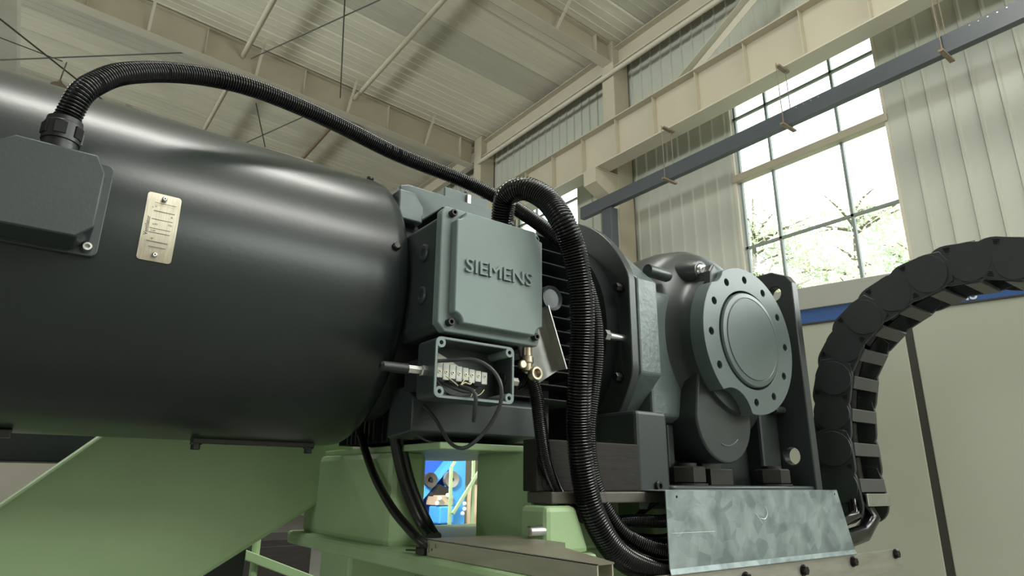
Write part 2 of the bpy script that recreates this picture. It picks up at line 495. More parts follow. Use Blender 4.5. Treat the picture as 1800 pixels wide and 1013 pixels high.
ceil = thing('ceiling', (0, 10, 11.7), kind='structure')
def sheet(bm, x0, x1, y0, y1, dz0, dz1):
    v = []
    for (x, y, d) in ((x0, y0, dz0), (x1, y0, dz0), (x1, y1, dz0), (x0, y1, dz0), (x0, y0, dz1), (x1, y0, dz1), (x1, y1, dz1), (x0, y1, dz1)):
        v.append(bm.verts.new((x, y, zr(x)+d)))
    for f in ((0, 3, 2, 1), (4, 5, 6, 7), (0, 1, 5, 4), (1, 2, 6, 5), (2, 3, 7, 6), (3, 0, 4, 7)): bm.faces.new([v[i] for i in f])
    return bm
rb = B(); sheet(rb, -1.999, 10.3, -12.3, 32.3, 0.06, 0.16); sheet(rb, -14.3, -2.0, -12.3, 32.3, 0.06, 0.16)
obj('roof_deck', rb, M['roofgrey'], ceil, smooth=0, kind='stuff')
random.seed(4)
def roof_panel(y0, w, x0, x1):
    prof = [(0, 0.05), (0, 0.0), (0.03, -0.035), (0.06, -0.035), (0.09, 0.0)]
    k = 0.09
    for j in range(3):
        c = 0.09+(w-0.12)*(j+1)/4
        prof += [(c-0.02, 0.0), (c-0.01, -0.012), (c+0.01, -0.012), (c+0.02, 0.0)]
    prof += [(w-0.012, 0.0), (w-0.012, 0.05)]
    bm = B()
    a = [bm.verts.new((x0, y0+p, zr(x0)+q)) for p, q in prof]; b = [bm.verts.new((x1, y0+p, zr(x1)+q)) for p, q in prof]
    n = len(prof)
    bm.faces.new(a); bm.faces.new(b)
    for i in range(n): bm.faces.new((a[i], a[(i+1) % n], b[(i+1) % n], b[i]))
    return bm
greys = {4, 8, 13, 17, 20, 24}
pw = obj('roof_panel', roof_panel(3.0, 1.0, -1.9, 9.95), M['roof'], ceil, smooth=0)
pg = obj('roof_panel', roof_panel(7.0, 1.0, -1.9, 9.95), M['roofgrey'], ceil, smooth=0)
c0 = WORLD[pw.name].copy()
for i in range(28):
    if i in (0, 4): continue
    src = pg if i in greys else pw
    clone(src, (c0.x, c0.y+i, c0.z), ceil)

# frames added around the unseen area lamps; walls and roof behind stay closed
def opening(n, axis, t, a0, a1, b0, b1):
    o = thing('window_%d' % n, AX[axis](t, (a0+a1)/2, (b0+b1)/2), kind='structure')
    obj('window_jamb', prism(B(), rect(a0-0.12, a1+0.12, b0-0.12, b1+0.12), axis, t-0.05, t+0.05, [rect(a0, a1, b0, b1)]), M['frame'], o, smooth=0)
k_ = 3
for yy in (-8.5, -3, 2.5, 8, 13.5, 19):
    opening(k_, 'x', -13.88, yy-1.5, yy+1.5, 5.1, 8.1); k_ += 1
for yy in (-7.5, -2.6):
    opening(k_, 'x', 9.86, yy-2.0, yy+2.0, 3.9, 8.5); k_ += 1
opening(k_, 'y', -11.88, 2.0, 9.0, 6.0, 8.8); k_ += 1
opening(k_, 'x', -13.88, -3.5, 1.5, 0.2, 4.0); k_ += 1
for (xx, yy, w_, ln_) in ((1.2, 2.0, 0.8, 6.5), (3.6, -5.6, 1.2, 6.5), (-8.0, 16.0, 1.2, 8.0), (-8.0, 25.0, 1.2, 8.0)):
    opening(k_, 'z', 11.46, xx-ln_/2, xx+ln_/2, yy-w_/2, yy+w_/2); k_ += 1

# ---------------------------------------------------------------- steelwork
def I_column(yc, label):
    t = thing('steel_column', (9.73, yc, 0), label, 'column', 'cream wall columns')
    w = 0.185
    top = zr(9.46)-0.02
    obj('inner_flange', bx(9.46, 9.48, yc-w, yc+w, 0, top), M['cream'], t, smooth=0)
    obj('outer_flange', bx(9.92, 9.94, yc-w, yc+w, 0, top), M['cream'], t, smooth=0)
    obj('web', bx(9.48, 9.92, yc-0.008, yc+0.008, 0, top), M['cream'], t, smooth=0)
    cover = bx(9.475, 9.925, yc-w-0.004, yc-w+0.010, 0, top)
    obj('side_plate', cover, M['cream'], t, smooth=0)
    br = B()
    prism(br, [(9.46, 7.95), (8.80, 7.95), (8.80, 7.62), (9.46, 7.28)], 'y', yc-w+0.02, yc-w+0.04)
    prism(br, [(9.46, 7.95), (8.80, 7.95), (8.80, 7.62), (9.46, 7.28)], 'y', yc+w-0.04, yc+w-0.02)
    box(br, 8.78, 9.46, yc-w, yc+w, 7.93, 7.955)
    box(br, 8.78, 8.80, yc-w, yc+w, 7.60, 7.93)
    br2 = beam(br, (8.80, yc, 7.61), (9.46, yc, 7.27), 2*w, 0.02)
    obj('girder_bracket', br2, M['cream'], t, smooth=0)
    return t
I_column(9.04, 'cream steel column with a bracket under the crane girder, left of the large window')
I_column(14.54, 'cream steel column seen far behind the looped black hoses, under the further roof beam')

def rafter(yc, off, depth, label):
    t = thing('roof_beam', (4, yc, 11), label, 'beam', 'cream roof beams')
    x0, x1 = -2.0, 9.46
    def zb(x): return zr(x)-depth-off
    fl = B(); v = []
    def slab(bm, xa, xb, ya, yb, fa, fb):
        vv = [bm.verts.new(p) for p in ((xa, ya, fa(xa)), (xb, ya, fa(xb)), (xb, yb, fa(xb)), (xa, yb, fa(xa)), (xa, ya, fb(xa)), (xb, ya, fb(xb)), (xb, yb, fb(xb)), (xa, yb, fb(xa)))]
        for f in ((0, 3, 2, 1), (4, 5, 6, 7), (0, 1, 5, 4), (1, 2, 6, 5), (2, 3, 7, 6), (3, 0, 4, 7)): bm.faces.new([vv[i] for i in f])
        return bm
    obj('bottom_flange', slab(B(), x0, x1, yc-0.14, yc+0.14, zb, lambda x: zb(x)+0.02), M['creamlight'], t, smooth=0)
    obj('web', slab(B(), x0, x1, yc-0.007, yc+0.007, lambda x: zb(x)+0.02, lambda x: zr(x)-0.045), M['cream'], t, smooth=0)
    obj('top_flange', slab(B(), x0, x1, yc-0.12, yc+0.12, lambda x: zr(x)-0.062, lambda x: zr(x)-0.042), M['cream'], t, smooth=0)
    x = 9.0; k = 0
    while x > -1.5:
        h = zr(x)-0.06-zb(x)-0.02
        if k % 2 == 0:
            obj('stiffener', bx(x-0.006, x+0.006, yc-0.13, yc-0.007, zb(x)+0.02, zr(x)-0.06), M['creamlight'], t, smooth=0)
        else:
            obj('fly_brace', beam(B(), (x, yc-0.10, zb(x)+0.03), (x, yc-0.62, zr(x)-0.05), 0.06, 0.03), M['creamlight'], t, smooth=0)
        x -= 1.2; k += 1
    return t
rafter(9.04, 0.0, 0.60, 'cream roof beam resting on the nearer column, crossing the upper middle')
rafter(14.9, 0.12, 0.72, 'long cream roof beam with web stiffeners running behind the left black hose')
rafter(20.6, 0.0, 0.60, 'cream roof beam furthest away, just above the motor housing')

g = thing('crane_girder', (9.03, 10, 8.0), 'deep cream crane girder running along the wall over the window', 'girder')
obj('bottom_flange', bx(8.83, 9.22, -12, 31, 7.965, 7.99), M['creamlight'], g, smooth=0)
obj('web', bx(9.02, 9.036, -12, 31, 7.99, 8.90), M['cream'], g, smooth=0)
obj('top_flange', bx(8.85, 9.20, -12, 31, 8.90, 8.925), M['cream'], g, smooth=0)
obj('crane_rail', bx(8.99, 9.06, -12, 31, 8.925, 9.02), M['cream'], g, smooth=0)
st = None
for i in range(26):
    yy = -1.0+i*1.04
    b_ = bx(8.90, 9.02, yy-0.006, yy+0.006, 7.99, 8.90)
    if st is None: st = obj('stiffener', b_, M['cream'], g, smooth=0); sw = WORLD[st.name].copy(); b0 = yy
    else: b_.free(); clone(st, (sw.x, sw.y+yy-b0, sw.z), g)

e = thing('eave_gutter_beam', (9.6, 10, 10.9), 'cream eave beam under the roof edge along the window wall', 'beam')
obj('web', bx(9.66, 9.70, -12, 31, 10.80, 11.30), M['cream'], e, smooth=0)
obj('bottom_flange', bx(9.50, 9.70, -12, 31, 10.775, 10.80), M['creamlight'], e, smooth=0)
obj('top_flange', bx(9.50, 9.70, -12, 31, 11.28, 11.30), M['cream'], e, smooth=0)
tag(obj('eave_tie_tube', cylm(B(), 'y', 3.0, 14.4, 9.40, 10.56, 0.055, 16), M['creamlight']), 'thin round cream tube below the eave beam between the columns', 'tube')
br = thing('wall_brace', (9.3000,6.1310,9.7176), 'pale diagonal brace rising from the crane girder to the upper right', 'brace')
obj('angle_leg', beam(B(), (9.3000,7.1640,9.0816), (9.3000,4.8753,10.2851), 0.012, 0.20, (1, 0, 0.0)), M['creamlight'], br, smooth=0)
obj('angle_leg', beam(B(), (9.2400,6.9514,8.9436), (9.2400,4.7091,10.1286), 0.16, 0.012, (1, 0, 0.0)), M['creamlight'], br, smooth=0)

def tie(p, q, r, label, m='cream'):
    return tag(obj('roof_tie', rod(B(), p, q, r, 12), M[m]), label, 'tie')
tie((2.65,9.1,11.50),(2.65,14.85,11.50), 0.062, 'cream tie tube meeting the long roof beam nearest the left edge')
tie((5.60,9.1,11.48),(5.60,14.85,11.48), 0.062, 'cream tie tube crossing the roof in the top centre')
tie((2.68,14.95,11.50),(2.68,20.5,11.50), 0.055, 'short pale tie tube seen below the arching black hose at left')
tie((5.64,14.95,11.48),(5.64,20.5,11.48), 0.06, 'dark tie tube just above the motor housing rim', 'rust')
def brace_rod(p, q, label, r=0.016):
    return tag(obj('brace_rod', rod(B(), p, q, r, 6), M['rod']), label, 'rod')
brace_rod((2.6911,14.0942,11.0000), (4.4738,10.0085,11.0000), 'thin dark brace rod slanting up from the long roof beam to the top edge')
brace_rod((5.0144,14.3468,11.0000), (3.5817,10.5909,11.0000), 'thin dark brace rod running straight up in the top centre')
brace_rod((-2.5141,16.1241,11.3000), (0.4309,19.2486,11.3000), 'thin dark rod descending from the top left corner', 0.022)
brace_rod((-2.6077,18.7769,11.3000), (1.5781,15.1553,11.3000), 'thin dark rod running level behind the left hose arch', 0.020)
brace_rod((3.4423,16.4696,11.3000), (4.3565,18.7415,11.3000), 'thin dark rod under the hose, nearly upright', 0.018)
brace_rod((3.7930,18.9140,11.3000), (4.6986,16.3647,11.3000), 'thin dark rod under the hose, slanting to the right', 0.018)
brace_rod((-2.4775,17.4689,11.4000), (-0.9217,17.6825,11.4000), 'faint thin rod joining the crossing at upper left', 0.014)
hl = thing('hanging_lamp', (-0.8136,17.0268,11.0000), 'small dark lamp hanging from the rod crossing at upper left', 'lamp')
q = Vector((-0.8020,16.0999,10.0000))
obj('cord', rod(B(), (-0.8357,17.6050,11.3600), q, 0.015, 6), M['rod'], hl)
obj('shade', lathe(B(), [(q.z-0.12, 0.16), (q.z-0.02, 0.05), (q.z+0.03, 0.03)], 'z', q.x, q.y, 16), M['rust'], hl)

bb = thing('busbar_duct', (8.8, 0, 7.0), 'dark grey busbar duct crossing in front of the window', 'duct')
pr = [(8.74, 6.865), (8.86, 6.865), (8.86, 7.13), (8.845, 7.13), (8.845, 6.88), (8.755, 6.88), (8.755, 7.13), (8.74, 7.13)]
obj('channel', prism(B(), pr, 'y', -6, 9.32), M['busbar'], bb, smooth=0)
obj('lid', bx(8.756, 8.844, -6, 9.32, 7.085, 7.105), M['busbar'], bb, smooth=0)
for yy in (2.32, 4.55, 6.93):
    hg = obj('hanger', bx(8.60, 8.98, yy-0.03, yy+0.03, 6.835, 6.865), M['rust'], bb, smooth=0)
    for xx in (8.66, 8.93):
        obj('hanger_rod', rod(B(), (xx, yy, 6.82), (xx, yy, 7.97), 0.008, 6), M['rust'], hg)
    cl = obj('hanger_clamp', bx(8.70, 9.0, yy-0.035, yy+0.035, 7.93, 7.965), M['rust'], hg, smooth=0)
for k in range(9):
    yy = 1.6+k*0.10 if k < 5 else 4.0+(k-5)*0.12
    obj('rivet', lathe(B(), [(8.742, 0.012), (8.73, 0.007)], 'x', yy, 7.09, 8), M['steel'], bb)
tag(obj('cable_riser', bx(8.78, 8.98, 8.45, 8.72, 0.0, 6.87), M['busbar'], smooth=0, bevel=0.01), 'dark upright cable riser at the left end of the busbar duct, by the column', 'riser')

# ================================================================ the drive motor
YM, ZM, R = 1.624, 1.893, 0.36
mo = thing('drive_motor', (0.75, YM, 1.54), 'large slate grey electric motor with a smooth dark cylindrical fan cover at left', 'motor')
cv = B()
lathe(cv, [(-0.78, 0.10), (-0.78, 0.33), (-0.765, 0.352), (-0.74, R), (0.615, R), (0.635, 0.357), (0.648, 0.348), (0.656, 0.335), (0.656, 0.325), (0.648, 0.318), (0.40, 0.318), (-0.70, 0.318)], 'x', YM, ZM, 160, cap0=True, cap1=False)
cover = obj('fan_cover', cv, M['cover'], mo, smooth=50)
# rim screws and the strap under the cover
for a in (-62, 118, 240):
    t = math.radians(a); d = Vector((0, math.cos(t), math.sin(t)))
for (xx, ang) in ((0.610, 118.0), (0.610, 168.0), (0.610, 70.0)):
    t = math.radians(ang); yy = YM+(R-0.002)*math.cos(t); zz = ZM+(R-0.002)*math.sin(t)
    b_ = B(); lathe(b_, [(0, 0.010), (0.006, 0.010), (0.010, 0.007)], 'z', 0, 0, 14)
    b_.transform(Matrix.Translation((xx, yy, zz)) @ Matrix.Rotation(t-PI/2, 4, 'X'))
    obj('rim_screw', b_, M['bolt'], cover)
b_ = B(); box(b_, 0.30, 0.575, YM-0.045, YM-0.015, ZM-R-0.008, ZM-R+0.004)
sp = obj('cover_strap', b_, M['bolt'], mo, smooth=0, bevel=0.002)
for xx in (0.31, 0.565):
    hb = B(); hexbolt(hb, 'z', ZM-R-0.008, ZM-R-0.022, xx, YM-0.03, 0.010)
    obj('strap_bolt', hb, M['bolt'], sp)
b_ = B(); box(b_, -0.06, -0.02, YM-0.06, YM-0.03, ZM-R-0.012, ZM-R+0.004)
obj('cover_lug', b_, M['bolt'], mo, smooth=0, bevel=0.002)

def curved_patch(x0, x1, a0, a1, r0, r1, n=10, corner=0.006):
    """thin curved sheet lying on the cover between two angles"""
    bm = B()
    pts = rrect(x0, x1, 0.0, (a1-a0)*r1, corner)
    ts = sorted(set([round(p[1], 5) for p in pts]+[(a1-a0)*r1*i/n for i in range(n+1)]))
    def span(t):
        xs = []
        for i in range(len(pts)):
            (xa, ta), (xb, tb) = pts[i], pts[(i+1) % len(pts)]
            if (ta-t)*(tb-t) <= 0 and abs(ta-tb) > 1e-9: xs.append(xa+(xb-xa)*(t-ta)/(tb-ta))
        return min(xs), max(xs)
    rows = []
    for t in ts:
        xa, xb = span(min(max(t, 1e-6), (a1-a0)*r1-1e-6)); a = a0+t/r1
        rows.append([[bm.verts.new((x, YM+r*math.cos(a), ZM+r*math.sin(a))) for x in (xa, xb)] for r in (r0, r1)])
    for p, q in zip(rows[:-1], rows[1:]):
        bm.faces.new((p[0][0], p[0][1], q[0][1], q[0][0])); bm.faces.new((p[1][0], p[1][1], q[1][1], q[1][0]))
        for s in (0, 1): bm.faces.new((p[0][s], p[1][s], q[1][s], q[0][s]))
    for p in (rows[0], rows[-1]): bm.faces.new((p[0][0], p[0][1], p[1][1], p[1][0]))
    return bm
# nameplate: x .102-.159, z 1.828-1.958
def az(z): return PI-math.asin((z-ZM)/R)
npl = obj('nameplate', curved_patch(0.1025, 0.1590, az(1.958), az(1.827), R+0.0003, R+0.0018), M['plate'], mo, smooth=30, label='brushed metal rating plate')
yp = YM-R-0.0030
for zz in (1.9475, 1.8375):
    b_ = B(); lathe(b_, [(yp+0.003, 0.0048), (yp-0.0005, 0.0046), (yp-0.002, 0.003)], 'y', 0.1305, zz, 16)
    obj('rivet', b_, M['steel'], npl)
    b_ = B(); lathe(b_, [(yp-0.0018, 0.0016), (yp-0.0022, 0.0016)], 'y', 0.1305, zz, 10)
    obj('rivet_hole', b_, M['ink'], npl)
def on_cover(me):
    for v in me.vertices:
        z = v.co.z-ZM
        v.co.y += (YM-math.sqrt((R+0.0019)**2-z*z)) - (YM-R-0.0019)
    return me
ln = B()
for (xa, xb, zz) in ((0.116, 0.151, 1.9375), (0.116, 0.151, 1.9215), (0.115, 0.150, 1.9050), (0.114, 0.149, 1.8870), (0.114, 0.149, 1.8790), (0.113, 0.148, 1.8620), (0.118, 0.146, 1.8520)):
    box(ln, xa, xb, YM-R-0.0021, YM-R-0.0018, zz-0.0004, zz+0.0004)
obj('printed_lines', ln, M['ink'], npl, smooth=0, kind='stuff')
tm = text_mesh('Ventilator', 0.0092, 0.0001, 0.00008)
tm.transform(Matrix.Translation((0.1125, YM-R-0.0019, 1.872)) @ Matrix.Rotation(PI/2, 4, 'X') @ Matrix.Rotation(PI/2, 4, 'Z'))
tm.update()
obj('printed_word', on_cover(tm), M['ink'], npl, smooth=0)
for (body, xx, zz, s) in (('n', 0.1125, 1.9265, 0.006), ('V', 0.117, 1.9285, 0.0055), ('A', 0.145, 1.9125, 0.006), ('Hz', 0.143, 1.8965, 0.006), ('kW', 0.118, 1.8935, 0.0055), ('min', 0.117, 1.8812, 0.0055), ('IP', 0.119, 1.8655, 0.0055)):
    tm = text_mesh(body, s, 0.0001)
    tm.transform(Matrix.Translation((xx, YM-R-0.0019, zz)) @ Matrix.Rotation(PI/2, 4, 'X'))
    obj('printed_mark', on_cover(tm), M['ink'], npl, smooth=0)
# pale scuffed sticker on the crest of the cover
a_ = math.radians(118)
obj('sticker', curved_patch(0.335, 0.455, a_-0.05, a_+0.015, R+0.0004, R+0.0022), M['creamlight'], mo, smooth=30, label='pale sticker on the crest')

# fan motor terminal box at the left
tb = B()
fx0, fx1, z0, z1, ch = -0.118, 0.030, 1.818, 1.965, 0.022
prism(tb, [(fx0+ch, z0), (fx1-ch, z0), (fx1, z0+ch), (fx1, z1-ch*1.3), (fx1-ch*0.7, z1), (fx0+ch, z1), (fx0, z1-ch*0.8), (fx0, z0+ch)], 'y', 1.180, 1.262)
ftb = obj('fan_terminal_box', tb, M['motor'], mo, bevel=0.003, label='dark octagonal terminal box on the fan cover')
obj('back_flange', prism(B(), rrect(fx0-0.014, fx1+0.014, z0-0.006, z1+0.020, 0.012), 'y', 1.258, 1.272), M['motor'], ftb, smooth=0, bevel=0.0015)
for xx in (fx0+0.002, fx1-0.002):
    b_ = B(); capscrew(b_, 'y', 1.260, 1.246, xx, z0+0.008, 0.008)
    obj('cap_screw', b_, M['steel'], ftb)
gl = B(); gx, gy = -0.040, 1.212
lathe(gl, [(1.962, 0.0265), (1.976, 0.0268), (1.977, 0.0255), (1.982, 0.0255), (1.983, 0.0280), (2.014, 0.0280), (2.016, 0.0265), (2.024, 0.0260), (2.026, 0.0215)], 'z', gx, gy, 32)
gland = obj('conduit_gland', gl, M['black'], ftb, smooth=30)
for k in range(6):
    t = k*PI/3+0.4
    b_ = bx(-0.0030, 0.0030, -0.0085, 0.0085, 1.990, 2.010)
    b_.transform(Matrix.Translation((gx+0.0262*math.cos(t), gy+0.0262*math.sin(t), 0)) @ Matrix.Rotation(t, 4, 'Z'))
    obj('gland_window' if k % 2 else 'gland_grip', b_, M['hole'] if k % 2 else M['black'], gland, smooth=0)

# finned motor body behind the cover
core = B()
lathe(core, [(0.60, 0.20), (0.60, 0.236), (1.30, 0.236), (1.30, 0.20)], 'x', YM, ZM, 48)
obj('motor_body', core, M['matte'], mo)
eb = B(); lathe(eb, [(0.662, 0.24), (0.662, 0.285), (0.69, 0.292), (0.735, 0.292), (0.74, 0.28)], 'x', YM, ZM, 64)
obj('rear_end_shield', eb, M['fin'], mo)
lug = B(); prism(lug, [(0.655, 2.165), (0.70, 2.165), (0.725, 2.13), (0.725, 2.085), (0.655, 2.085)], 'y', 1.365, 1.43)
obj('shield_lug', lug, M['cast'], mo, bevel=0.004)
# side fins (horizontal plates) and bottom fins
fin0 = None
for k in range(13):
    dz = -0.235+k*0.038
    tip = YM-0.325
    x1 = 1.225 if k % 2 else 1.24
    if fin0 is None:
        b_ = B(); prism(b_, [(tip+0.001, ZM+dz-0.0016), (tip, ZM+dz), (tip+0.001, ZM+dz+0.0016), (YM-0.14, ZM+dz+0.003), (YM-0.14, ZM+dz-0.003)], 'x', 0.745, x1)
        fin0 = obj('fin', b_, M['fin'], mo, smooth=0); f0 = WORLD[fin0.name].copy()
    else: clone(fin0, (f0.x, f0.y, f0.z+k*0.038), mo)
finb = None
for k in range(13):
    dy = -0.235+k*0.038
    if finb is None:
        b_ = B(); prism(b_, [(YM+dy-0.006, ZM-0.17), (YM+dy-0.003, ZM-0.345), (YM+dy, ZM-0.348), (YM+dy+0.003, ZM-0.345), (YM+dy+0.006, ZM-0.17)], 'x', 0.745, 1.16)
        finb = obj('fin', b_, M['fin'], mo, smooth=0); f1 = WORLD[finb.name].copy()
    else: clone(finb, (f1.x+0.004*(k % 3), f1.y+k*0.038, f1.z), mo)
obj('foot_rail', prism(B(), [(1.30, 1.556), (1.42, 1.545), (1.42, 1.66), (1.335, 1.66), (1.30, 1.632)], 'x', 0.69, 1.05), M['motor'], mo, bevel=0.004)
# duct on top with its small lidded box
td = B(); prism(td, [(0.735, 2.105), (0.735, 2.262), (0.760, 2.272), (1.12, 2.272), (1.12, 2.105)], 'y', 1.530, 1.76)
top = obj('top_duct', td, M['disc'], mo, bevel=0.004, label='blue grey duct on top of the motor')
lb = B(); box(lb, 0.915, 1.080, 1.590, 1.74, 2.27, 2.335)
lidb = obj('top_box', lb, M['disc'], top, bevel=0.004)
for xx in (0.935, 1.0, 1.075):
    b_ = B(); lathe(b_, [(2.333, 0.008), (2.341, 0.007), (2.344, 0.004)], 'z', xx, 1.602, 12)
    obj('top_screw', b_, M['bolt'], top)
obj('latch', bx(0.994, 1.008, 1.580, 1.592, 2.268, 2.328), M['steel'], top, smooth=0, bevel=0.002)

# main terminal box with the raised name
TX0, TX1, TZ0, TZ1 = 0.655, 0.920, 1.757, 2.030
m_ = 0.018
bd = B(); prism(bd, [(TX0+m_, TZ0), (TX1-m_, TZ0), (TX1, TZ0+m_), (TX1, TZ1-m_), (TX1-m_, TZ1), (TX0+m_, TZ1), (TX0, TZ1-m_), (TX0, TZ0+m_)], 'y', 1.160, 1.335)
mtb = obj('terminal_box', bd, M['motor'], mo, bevel=0.004, label='square grey terminal box with raised maker name')  # body darker than its lid, standing in for shade on the sides
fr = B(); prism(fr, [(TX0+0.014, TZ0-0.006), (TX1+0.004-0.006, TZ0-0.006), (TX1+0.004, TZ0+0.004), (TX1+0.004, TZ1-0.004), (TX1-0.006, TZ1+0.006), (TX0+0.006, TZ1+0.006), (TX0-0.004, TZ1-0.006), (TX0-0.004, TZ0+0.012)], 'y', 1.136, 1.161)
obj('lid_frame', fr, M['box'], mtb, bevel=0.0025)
# raised lid panel, notched round the four corner screws
def notched(x0, x1, z0, z1, r):
    pts = []
    for (cx, cz, s) in ((x1, z1, PI), (x0, z1, 3*PI/2), (x0, z0, 0), (x1, z0, PI/2)):
        arc = [(cx+r*math.cos(s+PI/2*i/6), cz+r*math.sin(s+PI/2*i/6)) for i in range(7)]
        pts += arc[::-1]
    return pts
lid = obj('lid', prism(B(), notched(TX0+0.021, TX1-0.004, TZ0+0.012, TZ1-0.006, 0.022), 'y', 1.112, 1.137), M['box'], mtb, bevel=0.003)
for (xx, zz) in ((TX0+0.020, TZ1-0.010), (TX0+0.022, TZ0+0.014), (TX1-0.012, TZ1-0.018), (TX1-0.012, TZ0+0.014)):
    b_ = B(); capscrew(b_, 'y', 1.137, 1.122, xx, zz, 0.0085)
    obj('lid_screw', b_, M['bolt'], mtb)
tm = text_mesh('SIEMENS', 0.0420, 0.0040)
tbm = B(); tbm.from_mesh(tm)
for k_ in (1,):
    t2 = tm.copy(); t2.transform(Matrix.Translation((0.0009*k_, 0, -0.00012*k_))); tbm.from_mesh(t2)
tbm.to_mesh(tm); tbm.free()
w_ = max(v.co.x for v in tm.vertices)-min(v.co.x for v in tm.vertices)
h_ = max(v.co.y for v in tm.vertices)-min(v.co.y for v in tm.vertices)
x_ = min(v.co.x for v in tm.vertices); y_ = min(v.co.y for v in tm.vertices)
tm.transform(Matrix.Translation((0.6985, 1.1105, 1.8835)) @ Matrix.Rotation(PI/2, 4, 'X') @ Matrix.Diagonal((0.184/w_, 0.0315/h_, 1, 1)) @ Matrix.Translation((-x_, -y_, 0)))
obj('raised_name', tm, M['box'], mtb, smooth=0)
for (yy, zz, r_) in ((1.215, 1.945, 0.021), (1.215, 1.845, 0.021)):
    b_ = B(); lathe(b_, [(TX0+0.004, r_), (TX0-0.004, r_), (TX0-0.007, r_*0.8), (TX0-0.007, r_*0.45), (TX0-0.003, r_*0.4)], 'x', yy, zz, 24)
    obj('blanking_plug', b_, M['motor'], mtb)
gl = B(); lathe(gl, [(2.028, 0.034), (2.044, 0.034), (2.046, 0.031), (2.072, 0.031), (2.074, 0.0335), (2.080, 0.0335)], 'z', 0.884, 1.235, 32)
obj('conduit_gland', gl, M['black'], mtb, smooth=30)
b_ = B(); lathe(b_, [(1.2675, 0.0), (1.268, 0.026), (1.262, 0.034), (1.27, 0.036), (1.285, 0.036)], 'y', 1.075, 1.925, 28, cap0=False)
obj('round_cap', b_, M['motor'], mo)

# opened junction box under the terminal box
JX0, JX1, JZ0, JZ1 = 0.646, 0.846, 1.612, 1.737
sh = B()
prism(sh, rrect(JX0, JX1, JZ0, JZ1, 0.012), 'y', 1.130, 1.205, [rrect(JX0+0.006, JX1-0.006, JZ0+0.006, JZ1-0.006, 0.010)])
jb = obj('junction_box', sh, M['motor'], mo, bevel=0.0012, label='open wiring box without its lid')
obj('back_panel', prism(B(), rrect(JX0+0.001, JX1-0.001, JZ0+0.001, JZ1-0.001, 0.011), 'y', 1.200, 1.206), M['motor'], jb, smooth=0)
obj('rim', prism(B(), rrect(JX0-0.0006, JX1+0.0006, JZ0-0.0006, JZ1+0.0006, 0.0125), 'y', 1.1288, 1.1320, [rrect(JX0+0.004, JX1-0.004, JZ0+0.004, JZ1-0.004, 0.010)]), M['box'], jb, smooth=0)
obj('standoff', bx(JX0+0.02, JX1-0.02, 1.206, 1.30, JZ0+0.03, JZ1-0.03), M['fin'], jb, smooth=0)
for (xx, zz) in ((JX0+0.012, JZ0+0.012), (JX1-0.012, JZ0+0.012), (JX1-0.012, JZ1-0.012), (JX0+0.012, JZ1-0.012)):
    b_ = B(); prism(b_, circ(xx, zz, 0.0105, 18), 'y', 1.1285, 1.203, [circ(xx, zz, 0.0048, 12)])
    obj('screw_post', b_, M['box'], jb)
random.seed(2)
for k in range(9):
    xx = 0.655+k*0.0165
    b_ = bx(xx, xx+0.0150, 1.168, 1.199, 1.655+0.004*(k % 2), 1.694-0.0015*k)
    te = obj('terminal', b_, M['terminal'], jb, smooth=0, bevel=0.0012)
    b_ = B(); lathe(b_, [(1.169, 0.0040), (1.1665, 0.0036), (1.1665, 0.0018), (1.168, 0.0016)], 'y', xx+0.0075, 1.672, 10)
    obj('clamp_screw', b_, M['brass'], te)
pf = B(); prism(pf, [(0.652, 1.694), (0.74, 1.690), (0.70, 1.708), (0.655, 1.726)], 'y', 1.185, 1.1995)
obj('paper_label', pf, M['yellowgrey'], jb, smooth=0)
wires = [[(0.690, 1.160, 1.662), (0.703, 1.150, 1.650), (0.716, 1.146, 1.640)], [(0.748, 1.160, 1.668), (0.733, 1.148, 1.660), (0.722, 1.146, 1.648), (0.716, 1.146, 1.640)],
         [(0.756, 1.160, 1.655), (0.742, 1.146, 1.648), (0.728, 1.145, 1.650), (0.718, 1.146, 1.640)]]
for w in wires: obj('wire', tube(B(), w, 0.0013, 6, 0.004), M['core'], jb)
for k, w in enumerate([[(0.660, 1.16, 1.66), (0.672, 1.15, 1.640), (0.694, 1.145, 1.622), (0.72, 1.15, 1.626)], [(0.668, 1.16, 1.655), (0.70, 1.15, 1.636), (0.74, 1.15, 1.630), (0.77, 1.155, 1.642)],
         [(0.655, 1.16, 1.65), (0.675, 1.15, 1.628), (0.71, 1.15, 1.620), (0.75, 1.15, 1.626), (0.775, 1.15, 1.64)]]):
    obj('wire', tube(B(), w, 0.0016, 6, 0.005), M['rubber'], jb)
for k, w in enumerate([[(0.748, 1.15, 1.622), (0.752, 1.148, 1.632), (0.758, 1.15, 1.638)], [(0.762, 1.15, 1.625), (0.772, 1.148, 1.630), (0.782, 1.15, 1.640)]]):
    obj('wire', tube(B(), w, 0.0010, 6, 0.004), M['core'], jb)
b_ = B(); lathe(b_, [(JX0-0.0, 0.012), (JX0-0.012, 0.012), (JX0-0.014, 0.009), (JX0-0.045, 0.009)], 'x', 1.165, 1.668, 6)
obj('side_gland', b_, M['steel'], jb, smooth=0)
b_ = B(); lathe(b_, [(JX0-0.045, 0.011), (JX0-0.10, 0.010), (JX0-0.105, 0.006)], 'x', 1.165, 1.668, 20)
obj('side_gland_tail', b_, M['black'], jb)
b_ = B(); lathe(b_, [(JX1-0.010, 0.016), (JX1-0.004, 0.017)], 'x', 1.165, 1.668, 20)
obj('grommet', b_, M['black'], jb)
b_ = B(); lathe(b_, [(JX1, 0.013), (JX1+0.010, 0.013), (JX1+0.012, 0.010), (JX1+0.036, 0.010)], 'x', 1.165, 1.668, 6)
obj('side_gland', b_, M['bracket'], jb, smooth=0)
